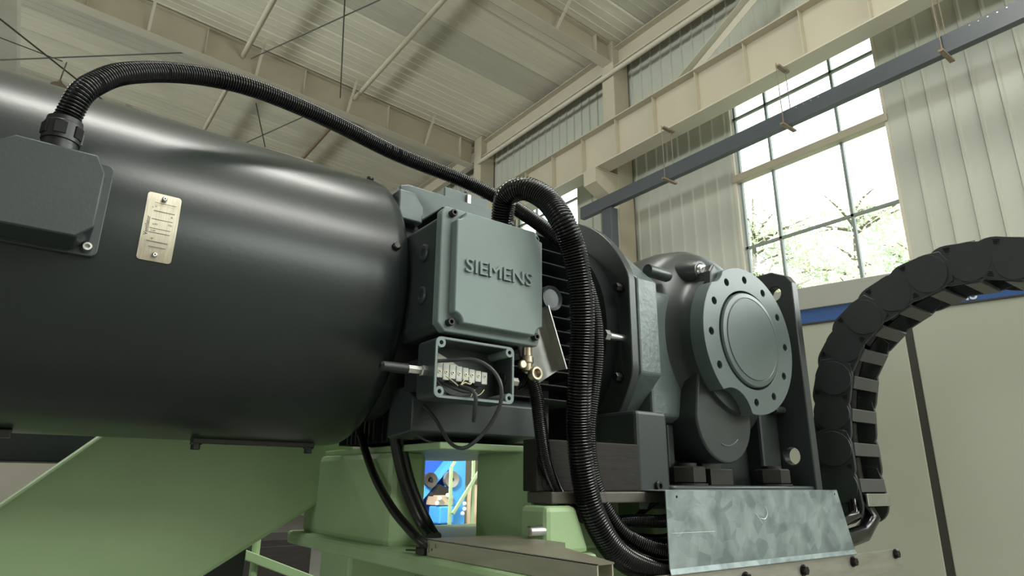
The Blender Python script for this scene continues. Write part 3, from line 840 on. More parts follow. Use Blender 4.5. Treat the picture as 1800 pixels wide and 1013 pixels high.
# nickel elbow beside the box and the sheet bracket behind it
eg = B(); lathe(eg, [(1.150, 0.0165), (1.138, 0.0165), (1.134, 0.015), (1.134, 0.0105), (1.146, 0.009)], 'y', 0.918, 1.689, 24)
el = obj('elbow_fitting', eg, M['brass'], mo, label='nickel plated elbow fitting')
obj('elbow_body', lathe(B(), [(1.695, 0.013), (1.712, 0.013), (1.714, 0.016), (1.728, 0.016), (1.730, 0.012), (1.750, 0.012)], 'z', 0.905, 1.157, 20), M['brass'], el)
obj('elbow_cap', lathe(B(), [(1.152, 0.010), (1.144, 0.010), (1.142, 0.008)], 'y', 0.884, 1.707, 20), M['brass'], el)
bk = B(); prism(bk, [(0.890, 1.765), (0.962, 1.860), (1.016, 1.712), (0.944, 1.668), (0.905, 1.70)], 'y', 1.172, 1.176)
box(bk, 0.90, 0.95, 1.176, 1.30, 1.74, 1.75)
brk = obj('sheet_bracket', bk, M['bracket'], mo, smooth=0, label='bent sheet steel bracket')
fl = beam(B(), (0.962, 1.160, 1.860), (1.018, 1.160, 1.711), 0.030, 0.003, (1, 0, 0.35))
obj('folded_edge', fl, M['bracket'], brk, smooth=0)

# ================================================================ the gearbox
gb = thing('gearbox', (1.80, 1.55, 1.41), 'slate grey right angle gearbox with a round bolted output flange', 'gearbox')
H = 0.394
def octo(h, cut):
    c = h*cut
    return [(YM-h, ZM-c), (YM-h, ZM+c), (YM-c, ZM+h), (YM+c, ZM+h), (YM+h, ZM+c), (YM+h, ZM-c), (YM+c, ZM-h), (YM-c, ZM-h)]
def clipped_circle(r, h, n=96):
    """round flange with flats at +-h on the sides"""
    return [(YM+max(-h, min(h, r*math.cos(2*PI*i/n))), ZM+r*math.sin(2*PI*i/n)) for i in range(n)]
fl = B(); prism(fl, clipped_circle(0.418, H-0.002), 'x', 1.343, 1.372)
obj('motor_flange', fl, M['castsmooth'], gb, smooth=30, bevel=0.003)
b_ = B(); lathe(b_, [(1.29, 0.27), (1.305, 0.335), (1.343, 0.345)], 'x', YM, ZM, 48)
obj('motor_end_shield', b_, M['matte'], gb)
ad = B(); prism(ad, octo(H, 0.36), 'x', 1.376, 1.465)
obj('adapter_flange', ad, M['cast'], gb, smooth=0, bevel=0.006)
obj('adapter_joint', prism(B(), octo(H-0.008, 0.36), 'x', 1.370, 1.378), M['hole'], gb, smooth=0)
for ang in (163, 204, 228):
    t = math.radians(ang); b_ = B(); hexbolt(b_, 'x', 1.343, 1.318, YM+0.378*math.cos(t), ZM+0.378*math.sin(t), 0.013)
    obj('flange_bolt', b_, M['bolt'], gb)
b_ = B(); cylm(b_, 'x', 1.27, 1.343, 1.262, 1.850, 0.011, 14); lathe(b_, [(1.262, 0.016), (1.280, 0.016)], 'x', 1.262, 1.850, 6)
obj('stud', b_, M['steel'], gb, label='bright stud with nut')
# neck and housing
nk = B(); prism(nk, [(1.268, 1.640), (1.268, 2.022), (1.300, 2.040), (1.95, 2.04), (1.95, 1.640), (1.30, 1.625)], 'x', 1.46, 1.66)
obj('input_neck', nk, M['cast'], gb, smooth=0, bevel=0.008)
# tapering bonnet from the flange to the bell
bn = B()
A_ = [(YM+0.375*math.cos(2*PI*i/40), ZM+0.375*math.sin(2*PI*i/40)) for i in range(40)]
ra = [bn.verts.new((1.46, a, b)) for a, b in [(YM+0.355*math.cos(2*PI*i/40), ZM+0.345*math.sin(2*PI*i/40)) for i in range(40)]]
rb_ = [bn.verts.new((1.60, a, b)) for a, b in [(YM+0.330*math.cos(2*PI*i/40), ZM+0.335*math.sin(2*PI*i/40)) for i in range(40)]]
rc = [bn.verts.new((1.80, a, b)) for a, b in [(YM+0.300*math.cos(2*PI*i/40), ZM+0.345*math.sin(2*PI*i/40)) for i in range(40)]]
for p, q in ((ra, rb_), (rb_, rc)):
    for i in range(40): bn.faces.new((p[i], p[(i+1) % 40], q[(i+1) % 40], q[i]))
bn.faces.new(ra); bn.faces.new(rc)
obj('bonnet', bn, M['castsmooth'], gb, smooth=60)
CX, CZc = 1.808, 1.892
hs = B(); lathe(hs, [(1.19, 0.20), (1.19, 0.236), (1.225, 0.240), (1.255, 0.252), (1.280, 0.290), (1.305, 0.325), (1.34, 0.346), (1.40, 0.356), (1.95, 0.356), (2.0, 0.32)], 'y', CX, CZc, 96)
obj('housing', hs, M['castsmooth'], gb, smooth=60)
# output flange: outline minus the two clearance cuts
cuts = ((1.687, 1.632, 0.0955), (1.630, 2.118, 0.064))
def cut_outline(r, n=240):
    out = []
    def inside(p): return any((p[0]-a)**2+(p[1]-b)**2 < q*q for a, b, q in cuts)
    for i in range(n):
        t = 2*PI*i/n; p = (CX+r*math.cos(t), CZc+r*math.sin(t))
        if not inside(p): out.append(p)
        else:
            for a, b, q in cuts:
                if (p[0]-a)**2+(p[1]-b)**2 < q*q:
                    # slide the point along the ray to the centre until it leaves the cut
                    lo_, hi_ = 0.0, 1.0
                    for _ in range(30):
                        md = (lo_+hi_)/2; qx = CX+(p[0]-CX)*md; qz = CZc+(p[1]-CZc)*md
                        if (qx-a)**2+(qz-b)**2 < q*q: hi_ = md
                        else: lo_ = md
                    out.append((CX+(p[0]-CX)*lo_, CZc+(p[1]-CZc)*lo_))
    return out
holes = []
for k in range(12):
    t = k*PI/6
    p = (CX+0.200*math.cos(t), CZc+0.200*math.sin(t))
    if any((p[0]-a)**2+(p[1]-b)**2 < (q+0.02)**2 for a, b, q in cuts): continue
    holes.append(circ(p[0], p[1], 0.0122, 20))
of = B(); prism(of, cut_outline(0.238), 'y', 1.150, 1.200, holes+[circ(CX, CZc, 0.1605, 80)])
ofl = obj('output_flange', of, M['disc'], gb, smooth=30, bevel=0.0012)
for h in holes:
    cx = sum(p[0] for p in h)/len(h); cz = sum(p[1] for p in h)/len(h)
    obj('bolt_hole', cylm(B(), 'y', 1.185, 1.199, cx, cz, 0.0121, 20), M['hole'], ofl)
oc = B(); lathe(oc, [(1.20, 0.1535), (1.148, 0.1535), (1.143, 0.150), (1.141, 0.1365), (1.1425, 0.1345), (1.1425, 0.1325), (1.1395, 0.1310), (1.1385, 0.0)], 'y', CX, CZc, 96, cap0=False, cap1=False)
obj('output_cover', oc, M['disc'], gb, smooth=25)
# lower oblong bearing housing
lo = B()
pts = []
for i in range(25):
    t = PI+PI*i/24; pts.append((1.715+0.137*math.cos(t), 1.645+0.137*math.sin(t)))
pts += [(1.852, 1.80), (1.80, 1.90), (1.66, 1.86), (1.604, 1.775)]
prism(lo, pts, 'y', 1.205, 1.50)
obj('lower_bearing_housing', lo, M['castsmooth'], gb, smooth=30, bevel=0.006)
ar = B(); tube(ar, [(1.715+0.085*math.cos(t), 1.2045, 1.645+0.085*math.sin(t)) for t in [math.radians(a) for a in range(250, 311, 6)]], 0.0022, 6, 0.006)
obj('casting_ridge', ar, M['disc'], gb)
wb_ = B(); prism(wb_, [(1.47, 1.44), (2.14, 1.44), (2.14, 1.75), (2.05, 1.80), (1.47, 1.80)], 'y', 1.36, 1.42)
obj('back_web', wb_, M['castsmooth'], gb, smooth=0, bevel=0.004)
for (xa, xb) in ((1.545, 1.575), (1.70, 1.80)):
    obj('rib', prism(B(), [(xa, 1.44), (xb, 1.44), (xb, 1.62), (xa, 1.62)], 'y', 1.29, 1.37), M['castsmooth'], gb, smooth=0, bevel=0.006)
obj('side_boss', cylm(B(), 'x', 1.45, 1.60, 1.36, 1.625, 0.050, 28), M['castsmooth'], gb)
# foot flange with nuts
ft = B(); prism(ft, rrect(1.435, 2.20, 1.195, 2.03, 0.03), 'z', 1.412, 1.4445)
foot = obj('foot_flange', ft, M['castsmooth'], gb, smooth=30, bevel=0.006)
for (xx, yy) in ((1.585, 1.262), (2.02, 1.255)):
    nb = B(); lathe(nb, [(1.4445, 0.060), (1.4500, 0.060)], 'z', xx, yy, 28)
    lathe(nb, [(1.4500, 0.050), (1.4535, 0.055), (1.493, 0.055), (1.4975, 0.050)], 'z', xx, yy, 6)
    cylm(nb, 'z', 1.497, 1.507, xx, yy, 0.031, 20)
    obj('foot_nut', nb, M['nut'], foot, smooth=30)
obj('clamp_block', bx(1.655, 1.765, 1.228, 1.262, 1.4445, 1.492), M['nut'], foot, smooth=0, bevel=0.002)
# mounting end plate at the far right
ep = B()
prism(ep, [(1.186, 1.412), (1.186, 2.165), (1.205, 2.195), (1.262, 2.222), (1.45, 2.222), (2.0, 1.9), (2.0, 1.412)], 'x', 2.165, 2.205, [circ(1.262, 1.545, 0.030, 24), circ(1.258, 2.135, 0.026, 20)])
obj('end_plate', ep, M['castsmooth'], gb, smooth=30, bevel=0.004)
gs = B(); box(gs, 2.05, 2.166, 1.30, 1.42, 1.44, 2.05); box(gs, 2.10, 2.166, 1.26, 1.31, 1.69, 1.715)
obj('end_gusset', gs, M['castsmooth'], gb, smooth=0, bevel=0.01)
# pillar under the adapter
pl = B(); prism(pl, [(1.318, 1.640), (1.445, 1.640), (1.445, 1.412), (1.318, 1.412)], 'y', 1.205, 1.40)
obj('adapter_foot', pl, M['castsmooth'], gb, smooth=0, bevel=0.010)
b_ = B(); capscrew(b_, 'y', 1.206, 1.196, 1.392, 1.442, 0.014)
obj('socket_screw', b_, M['black'], gb)
# plugs and lifting eye boss on top
b_ = B(); lathe(b_, [(1.46, 0.020), (1.550, 0.020), (1.560, 0.016), (1.563, 0.008)], 'x', 1.26, 2.083, 20)
obj('oil_plug', b_, M['castsmooth'], gb)
b_ = B(); lathe(b_, [(1.36, 0.062), (1.26, 0.050), (1.225, 0.040), (1.218, 0.037), (1.218, 0.029), (1.230, 0.028)], 'y', 1.678, 2.112, 28)
bs = obj('lifting_boss', b_, M['castsmooth'], gb)
b_ = B(); lathe(b_, [(1.232, 0.028), (1.214, 0.026), (1.208, 0.021), (1.208, 0.013), (1.220, 0.011)], 'y', 1.678, 2.112, 24)
obj('threaded_plug', b_, M['steel'], bs, label='bright threaded plug')
obj('plug_socket', lathe(B(), [(1.2195, 0.012), (1.207, 0.0115)], 'y', 1.676, 2.108, 6), M['hole'], bs)
obj('stop_block', prism(B(), [(1.648, 2.045), (1.690, 2.052), (1.700, 2.105), (1.678, 2.130), (1.655, 2.100)], 'y', 1.170, 1.27), M['castsmooth'], gb, smooth=0, bevel=0.006)

# ================================================================ flexible conduits and cables
def conduit(pts, r, pitch, depth, label, name='flexible_conduit', group=None, n=20):
    return tag(obj(name, hose(B(), pts, r, pitch, depth, n), M['hose'], smooth=60), label, 'hose', group)
conduit([(-0.040, 1.212, 2.010), (-0.0385, 1.212, 2.030), (-0.0279,1.2030,2.0765), (-0.0099,1.2148,2.1132), (0.0243,1.2372,2.1592), (0.0930,1.2811,2.2177), (0.1788,1.3174,2.2631), (0.2759,1.3405,2.2866), (0.3880,1.3698,2.2987),
         (0.4969,1.3928,2.2992), (0.6709,1.4229,2.2909), (0.8423,1.4076,2.2701), (0.9419,1.3523,2.2204), (0.9938,1.2751,2.1505), (1.0512,1.2004,2.0632), (1.0850,1.1579,1.9713), (1.1083,1.1418,1.8648), (1.1186,1.1464,1.7636),
         (1.1217,1.1679,1.6660), (1.1177,1.1817,1.5689), (1.1278,1.1839,1.4743), (1.1709,1.1844,1.3880), (1.2371,1.1736,1.3212), (1.3432,1.1462,1.2882), (1.42, 1.165, 1.325)],
        0.0205, 0.0058, 0.0032, 'long black ribbed hose arching over the motor from the left terminal box')
conduit([(0.884, 1.235, 2.070), (0.8706,1.2110,2.1146), (0.8660,1.1930,2.1366), (0.8701,1.1604,2.1459), (0.8858,1.1254,2.1388), (0.9088,1.0835,2.1011), (0.9218,1.0455,2.0384), (0.9517,1.0445,1.9823), (0.9756,1.0509,1.9185), (0.9960,1.0637,1.8443),
         (1.0106,1.0820,1.7675), (1.0188,1.1021,1.6636), (1.0311,1.1218,1.5873), (1.0427,1.1292,1.5107), (1.0666,1.1401,1.4350), (1.0959,1.1430,1.3695), (1.1581,1.1493,1.2997), (1.2426,1.1547,1.2568), (1.3604,1.1541,1.2337), (1.46, 1.16, 1.262)],
        0.0300, 0.0068, 0.0042, 'thick black ribbed hose looping down from the top of the square terminal box')
conduit([(0.905, 1.20, 1.668), (0.9274,1.1771,1.6793), (0.9415,1.1671,1.6436), (0.9557,1.1703,1.5730), (0.9885,1.1898,1.4913), (1.0553,1.2199,1.4183), (1.1366,1.2416,1.3732), (1.2080,1.2214,1.3551), (1.2726,1.1854,1.3579), (1.3580,1.1476,1.3589), (1.42, 1.165, 1.387)],
        0.0165, 0.0042, 0.0020, 'thinner black hose hanging from the elbow fitting beside the open wiring box')
conduit([(1.1990,1.2821,1.4190), (1.2406,1.2602,1.3605), (1.2787,1.2323,1.3251), (1.3137,1.1970,1.3152), (1.3742,1.1646,1.3164), (1.43, 1.19, 1.345)], 0.0115, 0.0038, 0.0018, 'narrow black hose entering the galvanised cover between two thicker hoses')
conduit([(1.2293,1.2092,1.3457), (1.2925,1.2098,1.3575), (1.3332,1.1941,1.3879), (1.4094,1.1761,1.4232), (1.46, 1.20, 1.418)], 0.0095, 0.0036, 0.0016, 'thinnest black hose slanting up into the top of the galvanised cover')
def cable(pts, r, label, m='rubber', n=10, name='cable'):
    return tag(obj(name, tube(B(), pts, r, n), M[m], smooth=60), label, 'cable')
cable([(0.7350,1.6744,1.5678), (0.7320,1.6132,1.5063), (0.7300,1.5410,1.4454), (0.7280,1.4440,1.3856), (0.7280,1.3630,1.3487), (0.7280,1.3056,1.3265), (0.7450,1.2873,1.3134)], 0.0105, 'black cable hanging left of the pair in front of the green column')
cable([(0.7371,1.4800,1.5583), (0.7522,1.4850,1.5109), (0.7751,1.4880,1.4501), (0.8061,1.4880,1.3854), (0.8275,1.4700,1.3394), (0.8223,1.4200,1.3195)], 0.0120, 'black cable hanging against the green column edge, left one of two together')
cable([(0.7635,1.4950,1.5603), (0.7763,1.4950,1.5119), (0.7979,1.4950,1.4502), (0.8255,1.4920,1.3917), (0.8449,1.4700,1.3428), (0.8378,1.4200,1.3214)], 0.0120, 'black cable hanging against the green column edge, right one of two together')
cable([(0.655, 1.165, 1.690), (0.6897,1.1468,1.6931), (0.7195,1.1050,1.6931), (0.7475,1.0782,1.6747), (0.7648,1.0651,1.6408), (0.7715,1.0754,1.6005), (0.7661,1.1091,1.5564), (0.7498,1.1469,1.5228), (0.7376,1.1715,1.5163), (0.7317,1.2087,1.5328), (0.7276,1.2589,1.5804), (0.7170,1.3053,1.6161), (0.7011,1.3609,1.6383)],
      0.0042, 'thin grey cable looping out of the open wiring box and hanging below it', 'sheath')
cable([(0.716, 1.146, 1.641), (0.7303,1.1094,1.6260), (0.7400,1.1205,1.5950), (0.7568,1.1491,1.5724)], 0.0044, 'short grey cable stub with bare cores in the open wiring box', 'sheath')
cable([(0.7118,1.3722,1.5871), (0.7283,1.3578,1.5584), (0.7530,1.3461,1.5408), (0.7887,1.3357,1.5328)], 0.0028, 'thin dark wire drooping under the motor left of the cable loop', 'sheath')
tg = thing('cable_tie_clip', (0.738, 1.31, 1.296), 'small black clip holding the cables at the end of the beige rail', 'clip')
obj('clip_body', bx(0.728, 0.748, 1.290, 1.325, 1.296, 1.312), M['black'], tg, smooth=0, bevel=0.003)
obj('strap_tail', beam(B(), (0.738, 1.325, 1.304), (0.735, 1.375, 1.301), 0.007, 0.004), M['black'], tg, smooth=0)

# ================================================================ green machine frame
fm = thing('machine_frame', (1.1, 1.6, 0), 'pale green welded machine frame carrying the motor and gearbox', 'frame')
def gpart(name, bm, bev=0.006): return obj(name, bm, M['green'], fm, smooth=0, bevel=bev)
gpart('base_plate', prism(B(), [(0.722, 0.90), (0.80, 0.90), (0.84, 1.14), (1.10, 1.14), (1.10, 1.262), (2.25, 1.262), (2.25, 2.155), (0.722, 2.155)], 'z', 1.258, 1.296), 0.010)
gpart('column', bx(0.752, 0.855, 1.510, 2.115, 1.29, 1.522), 0.018)
gpart('column', bx(1.000, 1.30, 1.262, 1.500, 1.29, 1.522), 0.008)
gpart('top_plate', bx(0.765, 1.30, 1.300, 2.10, 1.520, 1.536), 0.003)
gpart('gear_support', bx(1.44, 2.18, 1.26, 2.02, 1.29, 1.412), 0.008)
b_ = B(); prism(b_, [(0.955, 1.295), (0.955, 1.398), (1.000, 1.398), (1.045, 1.398), (1.085, 1.295)], 'y', 1.150, 1.25)
gpart('gusset_block', b_, 0.012)
gpart('leg', bx(0.785, 1.00, 1.80, 2.02, 0.0, 1.26), 0.01)
gpart('leg', bx(2.05, 2.25, 1.30, 1.55, 0.0, 1.26), 0.01)
gpart('lower_beam', bx(0.92, 2.22, 1.262, 1.40, 1.05, 1.25), 0.008)
for xx in (1.05, 1.74, 2.16): gpart('standoff', bx(xx, xx+0.05, 1.116, 1.265, 1.178, 1.205), 0.002)
arm = B()
A_ = [(0.2127,2.0000,1.6091), (0.8847,2.0000,1.6532), (0.8273,2.0000,1.4210), (0.4603,2.0000,1.1978), (-0.0686,2.0000,0.8764), (-0.3285,2.0000,1.0884)]
ap = [(p[0], p[2]) for p in A_]
ap[0] = (ap[0][0]+0.0, ap[0][1])
prism(arm, ap, 'y', 2.0, 2.12)
gpart('diagonal_arm', arm, 0.012)
gpart('back_panel', bx(1.0, 2.2, 2.08, 2.12, 0.2, 1.26), 0.004)
obj('weld_bead', beam(B(), (ap[5][0], 1.998, ap[5][1]-0.012), (ap[0][0], 1.998, ap[0][1]-0.012), 0.006, 0.006), M['green'], fm, smooth=0, bevel=0.002)
dk = thing('base_crossbeam', (0.0, 2.45, 1.54), 'dark horizontal beam behind the green arm at the lower left', 'beam')
obj('beam_body', bx(-1.5, 0.70, 2.40, 2.62, 1.492, 1.60), M['darkbeam'], dk, smooth=0, bevel=0.006)
obj('beam_post', bx(0.50, 0.68, 2.42, 2.60, 0.0, 1.492), M['darkbeam'], dk, smooth=0, bevel=0.006)

bp = thing('steel_base_block', (1.2, 1.22, 1.43), 'brownish raw steel block bolted between the green frame and gearbox', 'plate')
obj('block', bx(0.972, 1.325, 1.205, 1.258, 1.4285, 1.548), M['brown'], bp, smooth=0, bevel=0.003)
b_ = B(); lathe(b_, [(1.2055, 0.0175), (1.2030, 0.0175), (1.2030, 0.0135)], 'y', 1.005, 1.448, 24)
sc_ = obj('screw_recess', b_, M['nut'], bp)
obj('socket_screw', lathe(B(), [(1.2045, 0.0065), (1.2020, 0.0065)], 'y', 1.005, 1.448, 6), M['hole'], sc_)
obj('packing_strip', bx(0.985, 1.43, 1.165, 1.258, 1.402, 1.428), M['strip'], bp, smooth=0, bevel=0.003)
pn = thing('steel_pin', (0.94, 1.15, 1.346), 'short bright round steel pin beside the green gusset block', 'pin')
b_ = B(); lathe(b_, [(0.915, 0.009), (0.918, 0.0115), (0.958, 0.0115)], 'x', 1.165, 1.346, 20)
obj('pin_body', b_, M['steel'], pn)

# beige tray channel lying on the edge of the base plate, running towards the camera
rl = thing('rail_channel', (0.8, 1.02, 1.297), 'beige sheet metal channel lying along the edge of the green base plate', 'rail')
b_ = B(); prism(b_, rect(0.765, 1.285, 1.297, 1.331), 'x', 0.735, 0.7375, [circ(1.248, 1.319, 0.0046, 12), circ(1.264, 1.310, 0.0030, 10), rrect(1.2755, 1.2795, 1.303, 1.322, 0.0018)])
obj('side_web', b_, M['rail'], rl, smooth=0)
obj('top_face', prism(B(), [(0.735, 0.765), (0.772, 0.765), (0.860, 0.98), (0.930, 1.06), (0.945, 1.285), (0.735, 1.285)], 'z', 1.3285, 1.331), M['railtop'], rl, smooth=0)
obj('folded_edge', rod(B(), (0.7355, 0.765, 1.3308), (0.7355, 1.285, 1.3308), 0.0012, 6), M['alu'], rl)
obj('far_web', bx(0.768, 0.7705, 0.766, 0.80, 1.297, 1.329), M['rail'], rl, smooth=0)

# flat bar under the cover with its bolts
fb = thing('flat_bar', (1.7, 1.11, 1.205), 'bare metal flat bar along the bottom edge with black bolts', 'bar')
obj('bar', bx(0.90, 2.515, 1.104, 1.116, 1.170, 1.2385), M['alu'], fb, smooth=0, bevel=0.001)
for xx, zz in ((1.884, 1.211), (2.176, 1.217), (2.472, 1.224), (1.60, 1.211)):
    b_ = B(); hexbolt(b_, 'y', 1.104, 1.090, xx, zz, 0.0130)
    obj('bar_bolt', b_, M['bolt'], fb, smooth=30)

# galvanised sheet cover over the hose ends
gc = thing('galvanised_cover', (1.72, 1.12, 1.24), 'galvanised sheet metal cover the hoses run into, at lower right', 'cover')
b_ = B(); prism(b_, [(1.297, 1.252), (1.297, 1.4305), (2.128, 1.4335), (2.192, 1.252)], 'y', 1.1000, 1.1025, [circ(1.338, 1.417, 0.0035, 10), circ(2.112, 1.421, 0.0035, 10)])
obj('front_sheet', b_, M['galv'], gc, smooth=0)
b_ = B(); b_v = [(1.297, 1.1002, 1.2525), (2.192, 1.1002, 1.2525), (2.197, 1.0965, 1.2395), (1.297, 1.0965, 1.2395)]
vv = [b_.verts.new(p) for p in b_v]+[b_.verts.new((p[0], p[1]+0.0015, p[2]-0.002)) for p in b_v]
for f in ((0, 1, 2, 3), (7, 6, 5, 4), (0, 4, 5, 1), (1, 5, 6, 2), (2, 6, 7, 3), (3, 7, 4, 0)): b_.faces.new([vv[i] for i in f])
obj('bottom_lip', b_, M['galv'], gc, smooth=0)
b_ = B(); prism(b_, [(1.297, 1.1005), (2.128, 1.1005), (2.128, 1.19), (1.297, 1.19)], 'z', 1.4305, 1.433)
obj('top_sheet', b_, M['galv'], gc, smooth=0)
obj('back_sheet', bx(1.297, 2.15, 1.1875, 1.19, 1.385, 1.431), M['galv'], gc, smooth=0)
hk = B(); tube(hk, [(1.672, 1.0998, 1.371), (1.682, 1.0998, 1.360), (1.698, 1.0998, 1.345)], 0.0011, 5, 0.004)
tube(hk, [(1.690, 1.0998, 1.358), (1.712, 1.0998, 1.356), (1.726, 1.0998, 1.368), (1.724, 1.0998, 1.382), (1.716, 1.0998, 1.390)], 0.0011, 5, 0.004)
obj('scratched_mark', hk, M['letter'], gc)
obj('seam_line', rod(B(), (1.31, 1.0999, 1.3325), (1.48, 1.0999, 1.3310), 0.0004, 5), M['alu'], gc)
conduit([(2.05, 1.15, 1.275), (2.2609,1.1650,1.2760), (2.3650,1.1700,1.2787), (2.4694,1.1800,1.3100), (2.5313,1.1900,1.3564), (2.475, 1.205, 1.42)], 0.0290, 0.5, 0.0, 'thick smooth black hose bending from the cover end up into the cable chain')
conduit([(2.05, 1.16, 1.345), (2.2731,1.1750,1.3307), (2.3556,1.1800,1.3394), (2.4361,1.1900,1.3639), (2.425, 1.195, 1.43)], 0.0200, 0.5, 0.0, 'thinner smooth black hose above the thick one at the cable chain foot')
obj_lug = thing('cover_lug', (2.20, 1.13, 1.24), 'small black rubber lug at the lower right corner of the cover', 'lug')
obj('lug_body', bx(2.205, 2.235, 1.12, 1.16, 1.238, 1.29), M['black'], obj_lug, smooth=0, bevel=0.004)

# ================================================================ cable drag chain
CHX = 2.40
cp = [(2.4000,1.2262,1.3824), (2.4000,1.2325,1.5144), (2.4000,1.2304,1.6365), (2.4000,1.2153,1.7610), (2.4000,1.1828,1.8857), (2.4000,1.1216,1.9846), (2.4000,1.0378,2.0598), (2.4000,0.9365,2.1147), (2.4000,0.8172,2.1545), (2.4000,0.7052,2.1672), (2.4000,0.6051,2.1492), (2.4000,0.5111,2.1173), (2.4000,0.3875,2.0656)]
CW = 0.205; CH = 0.142; PITCH_L = 0.132
cpath = spline([(CHX, p[1], p[2]) for p in cp], PITCH_L)
ch = thing('cable_chain', (CHX+CW/2, cpath[0].y, cpath[0].z), 'black plastic cable drag chain curving up and off to the right', 'cable chain')
def plate_pts(L, h, n=14):
    r = h/2; out = []
    for i in range(n+1): t = PI/2+PI*i/n; out.append((r*math.cos(t)*0.98, r*math.sin(t)))
    out += [(L*0.62, -r*0.96), (L*0.98, -r*0.80), (L*1.10, 0), (L*0.98, r*0.80), (L*0.62, r*0.96)]
    return out
nl = len(cpath)-1
for i in range(nl):
    a, b = cpath[i], cpath[i+1]
    t = (b-a).normalized()
    # link frame: along = t, out = outer side of the bend
    nrm = Vector((0, t.z, -t.y))          # points to the outside (+Y side) on the upright run
    def P(s, u, x): return Vector((x, a.y, a.z))+t*s+nrm*u
    L = (b-a).length
    lk = None
    for side in (0, 1):
        bm = B(); x0 = CHX if side == 0 else CHX+CW-0.014
        d = -0.004 if i % 2 else 0.0
        pts = plate_pts(L, CH)
        lo_ = [bm.verts.new(P(s, u, x0+(d if side == 0 else -d))) for s, u in pts]; hi_ = [bm.verts.new(P(s, u, x0+0.014+(d if side == 0 else -d))) for s, u in pts]
        bm.faces.new(lo_); bm.faces.new(hi_)
        for j in range(len(pts)): bm.faces.new((lo_[j], lo_[(j+1) % len(pts)], hi_[(j+1) % len(pts)], hi_[j]))
        o = obj('side_plate', bm, M['chain'], ch, smooth=30, bevel=0.002)
        if side == 0:
            dm = B(); rr_ = CH/2-0.004
            dl = [dm.verts.new(P(L*0.5+rr_*math.cos(2*PI*k/28)*0.92, rr_*math.sin(2*PI*k/28), x0+d-0.0045)) for k in range(28)]
            dh = [dm.verts.new(P(L*0.5+rr_*math.cos(2*PI*k/28)*0.96, rr_*1.03*math.sin(2*PI*k/28), x0+d+0.002)) for k in range(28)]
            dm.faces.new(dl); dm.faces.new(dh)
            for k in range(28): dm.faces.new((dl[k], dl[(k+1) % 28], dh[(k+1) % 28], dh[k]))
            obj('boss', dm, M['chain'], o, smooth=30)
            gm = B()
            for q in range(3):
                for sg in (-1, 1):
                    w = 0.020-0.005*q
                    c0 = P(L*0.02, sg*(CH/2-0.012-0.006*q), x0+d-0.001)
                    beam(gm, c0-t*w*0.5, c0+t*w*0.5, 0.0022, 0.004, (1, 0, 0))
            obj('grip_grooves', gm, M['hole'], o, smooth=0, kind='stuff')
    for sg, nm in ((-1, 'inner_crossbar'), (1, 'outer_crossbar')):
        bm = B(); s0, s1 = L*0.30, L*0.66
        u0, u1 = sg*(CH/2-0.012), sg*(CH/2+0.002)
        vv = [bm.verts.new(P(s, u, x)) for x in (CHX+0.010, CHX+CW-0.010) for s, u in ((s0, u0), (s1, u0), (s1, u1), (s0, u1))]
        for f in ((0, 1, 2, 3), (7, 6, 5, 4), (0, 4, 5, 1), (1, 5, 6, 2), (2, 6, 7, 3), (3, 7, 4, 0)): bm.faces.new([vv[k] for k in f])
        obj(nm, bm, M['bar'] if sg < 0 else M['chain'], ch, smooth=0, bevel=0.0025)
a0 = cpath[0]
obj('end_bracket', bx(CHX+0.02, CHX+CW-0.015, a0.y-CH/2-0.012, a0.y-CH/2-0.004, a0.z-0.005, a0.z+0.038), M['steel'], ch, smooth=0, bevel=0.0015, label='bright metal end bracket')
for k, (xo, yo, r_) in enumerate(((0.06, 0.0, 0.026), (0.13, 0.01, 0.030))):
    pts = [(CHX+xo+0.01, p.y+yo*0.3, p.z) for p in cpath]
    tag(obj('chain_hose', tube(B(), pts, r_, 10, 0.03), M['hose'], smooth=60), ('black hose running inside the cable chain, nearer side' if k == 0 else 'black hose running inside the cable chain, further side'), 'hose')

# ================================================================ pale cabinets behind
cb = thing('control_cabinet', (4.0, 1.55, 0), 'tall pale cabinet row with a blue stripe near its top', 'cabinet')
obj('body', bx(4.02, 5.0, -3.2, 2.32, 0.05, 2.50), M['white'], cb, smooth=0)
for (ya, yb) in ((1.545, 2.32), (-0.55, 1.505), (-2.6, -0.59)):
    obj('door', bx(4.0, 4.02, ya, yb, 0.12, 2.425), M['white'], cb, smooth=0, bevel=0.006)
obj('door_gasket', bx(4.004, 4.019, 1.505, 1.545, 0.12, 2.43), M['gap'], cb, smooth=0)
obj('blue_stripe', bx(3.998, 4.03, -3.2, 2.32, 2.432, 2.522), M['blue'], cb, smooth=0)
obj('lower_trim', bx(3.994, 4.02, -3.2, 2.32, 2.424, 2.434), M['gap'], cb, smooth=0)
obj('top_cornice', bx(3.985, 5.0, -3.22, 2.33, 2.522, 2.668), M['greytop'], cb, smooth=0, bevel=0.004)
tm = text_mesh('NMS', 0.082, 0.002, 0.0015)
tm.transform(Matrix.Translation((3.9965, 1.335, 2.444)) @ Matrix.Rotation(-PI/2, 4, 'Z') @ Matrix.Rotation(PI/2, 4, 'X'))
obj('white_lettering', tm, M['letter'], cb, smooth=0)
cb.rotation_euler = (0, 0, 0.25)

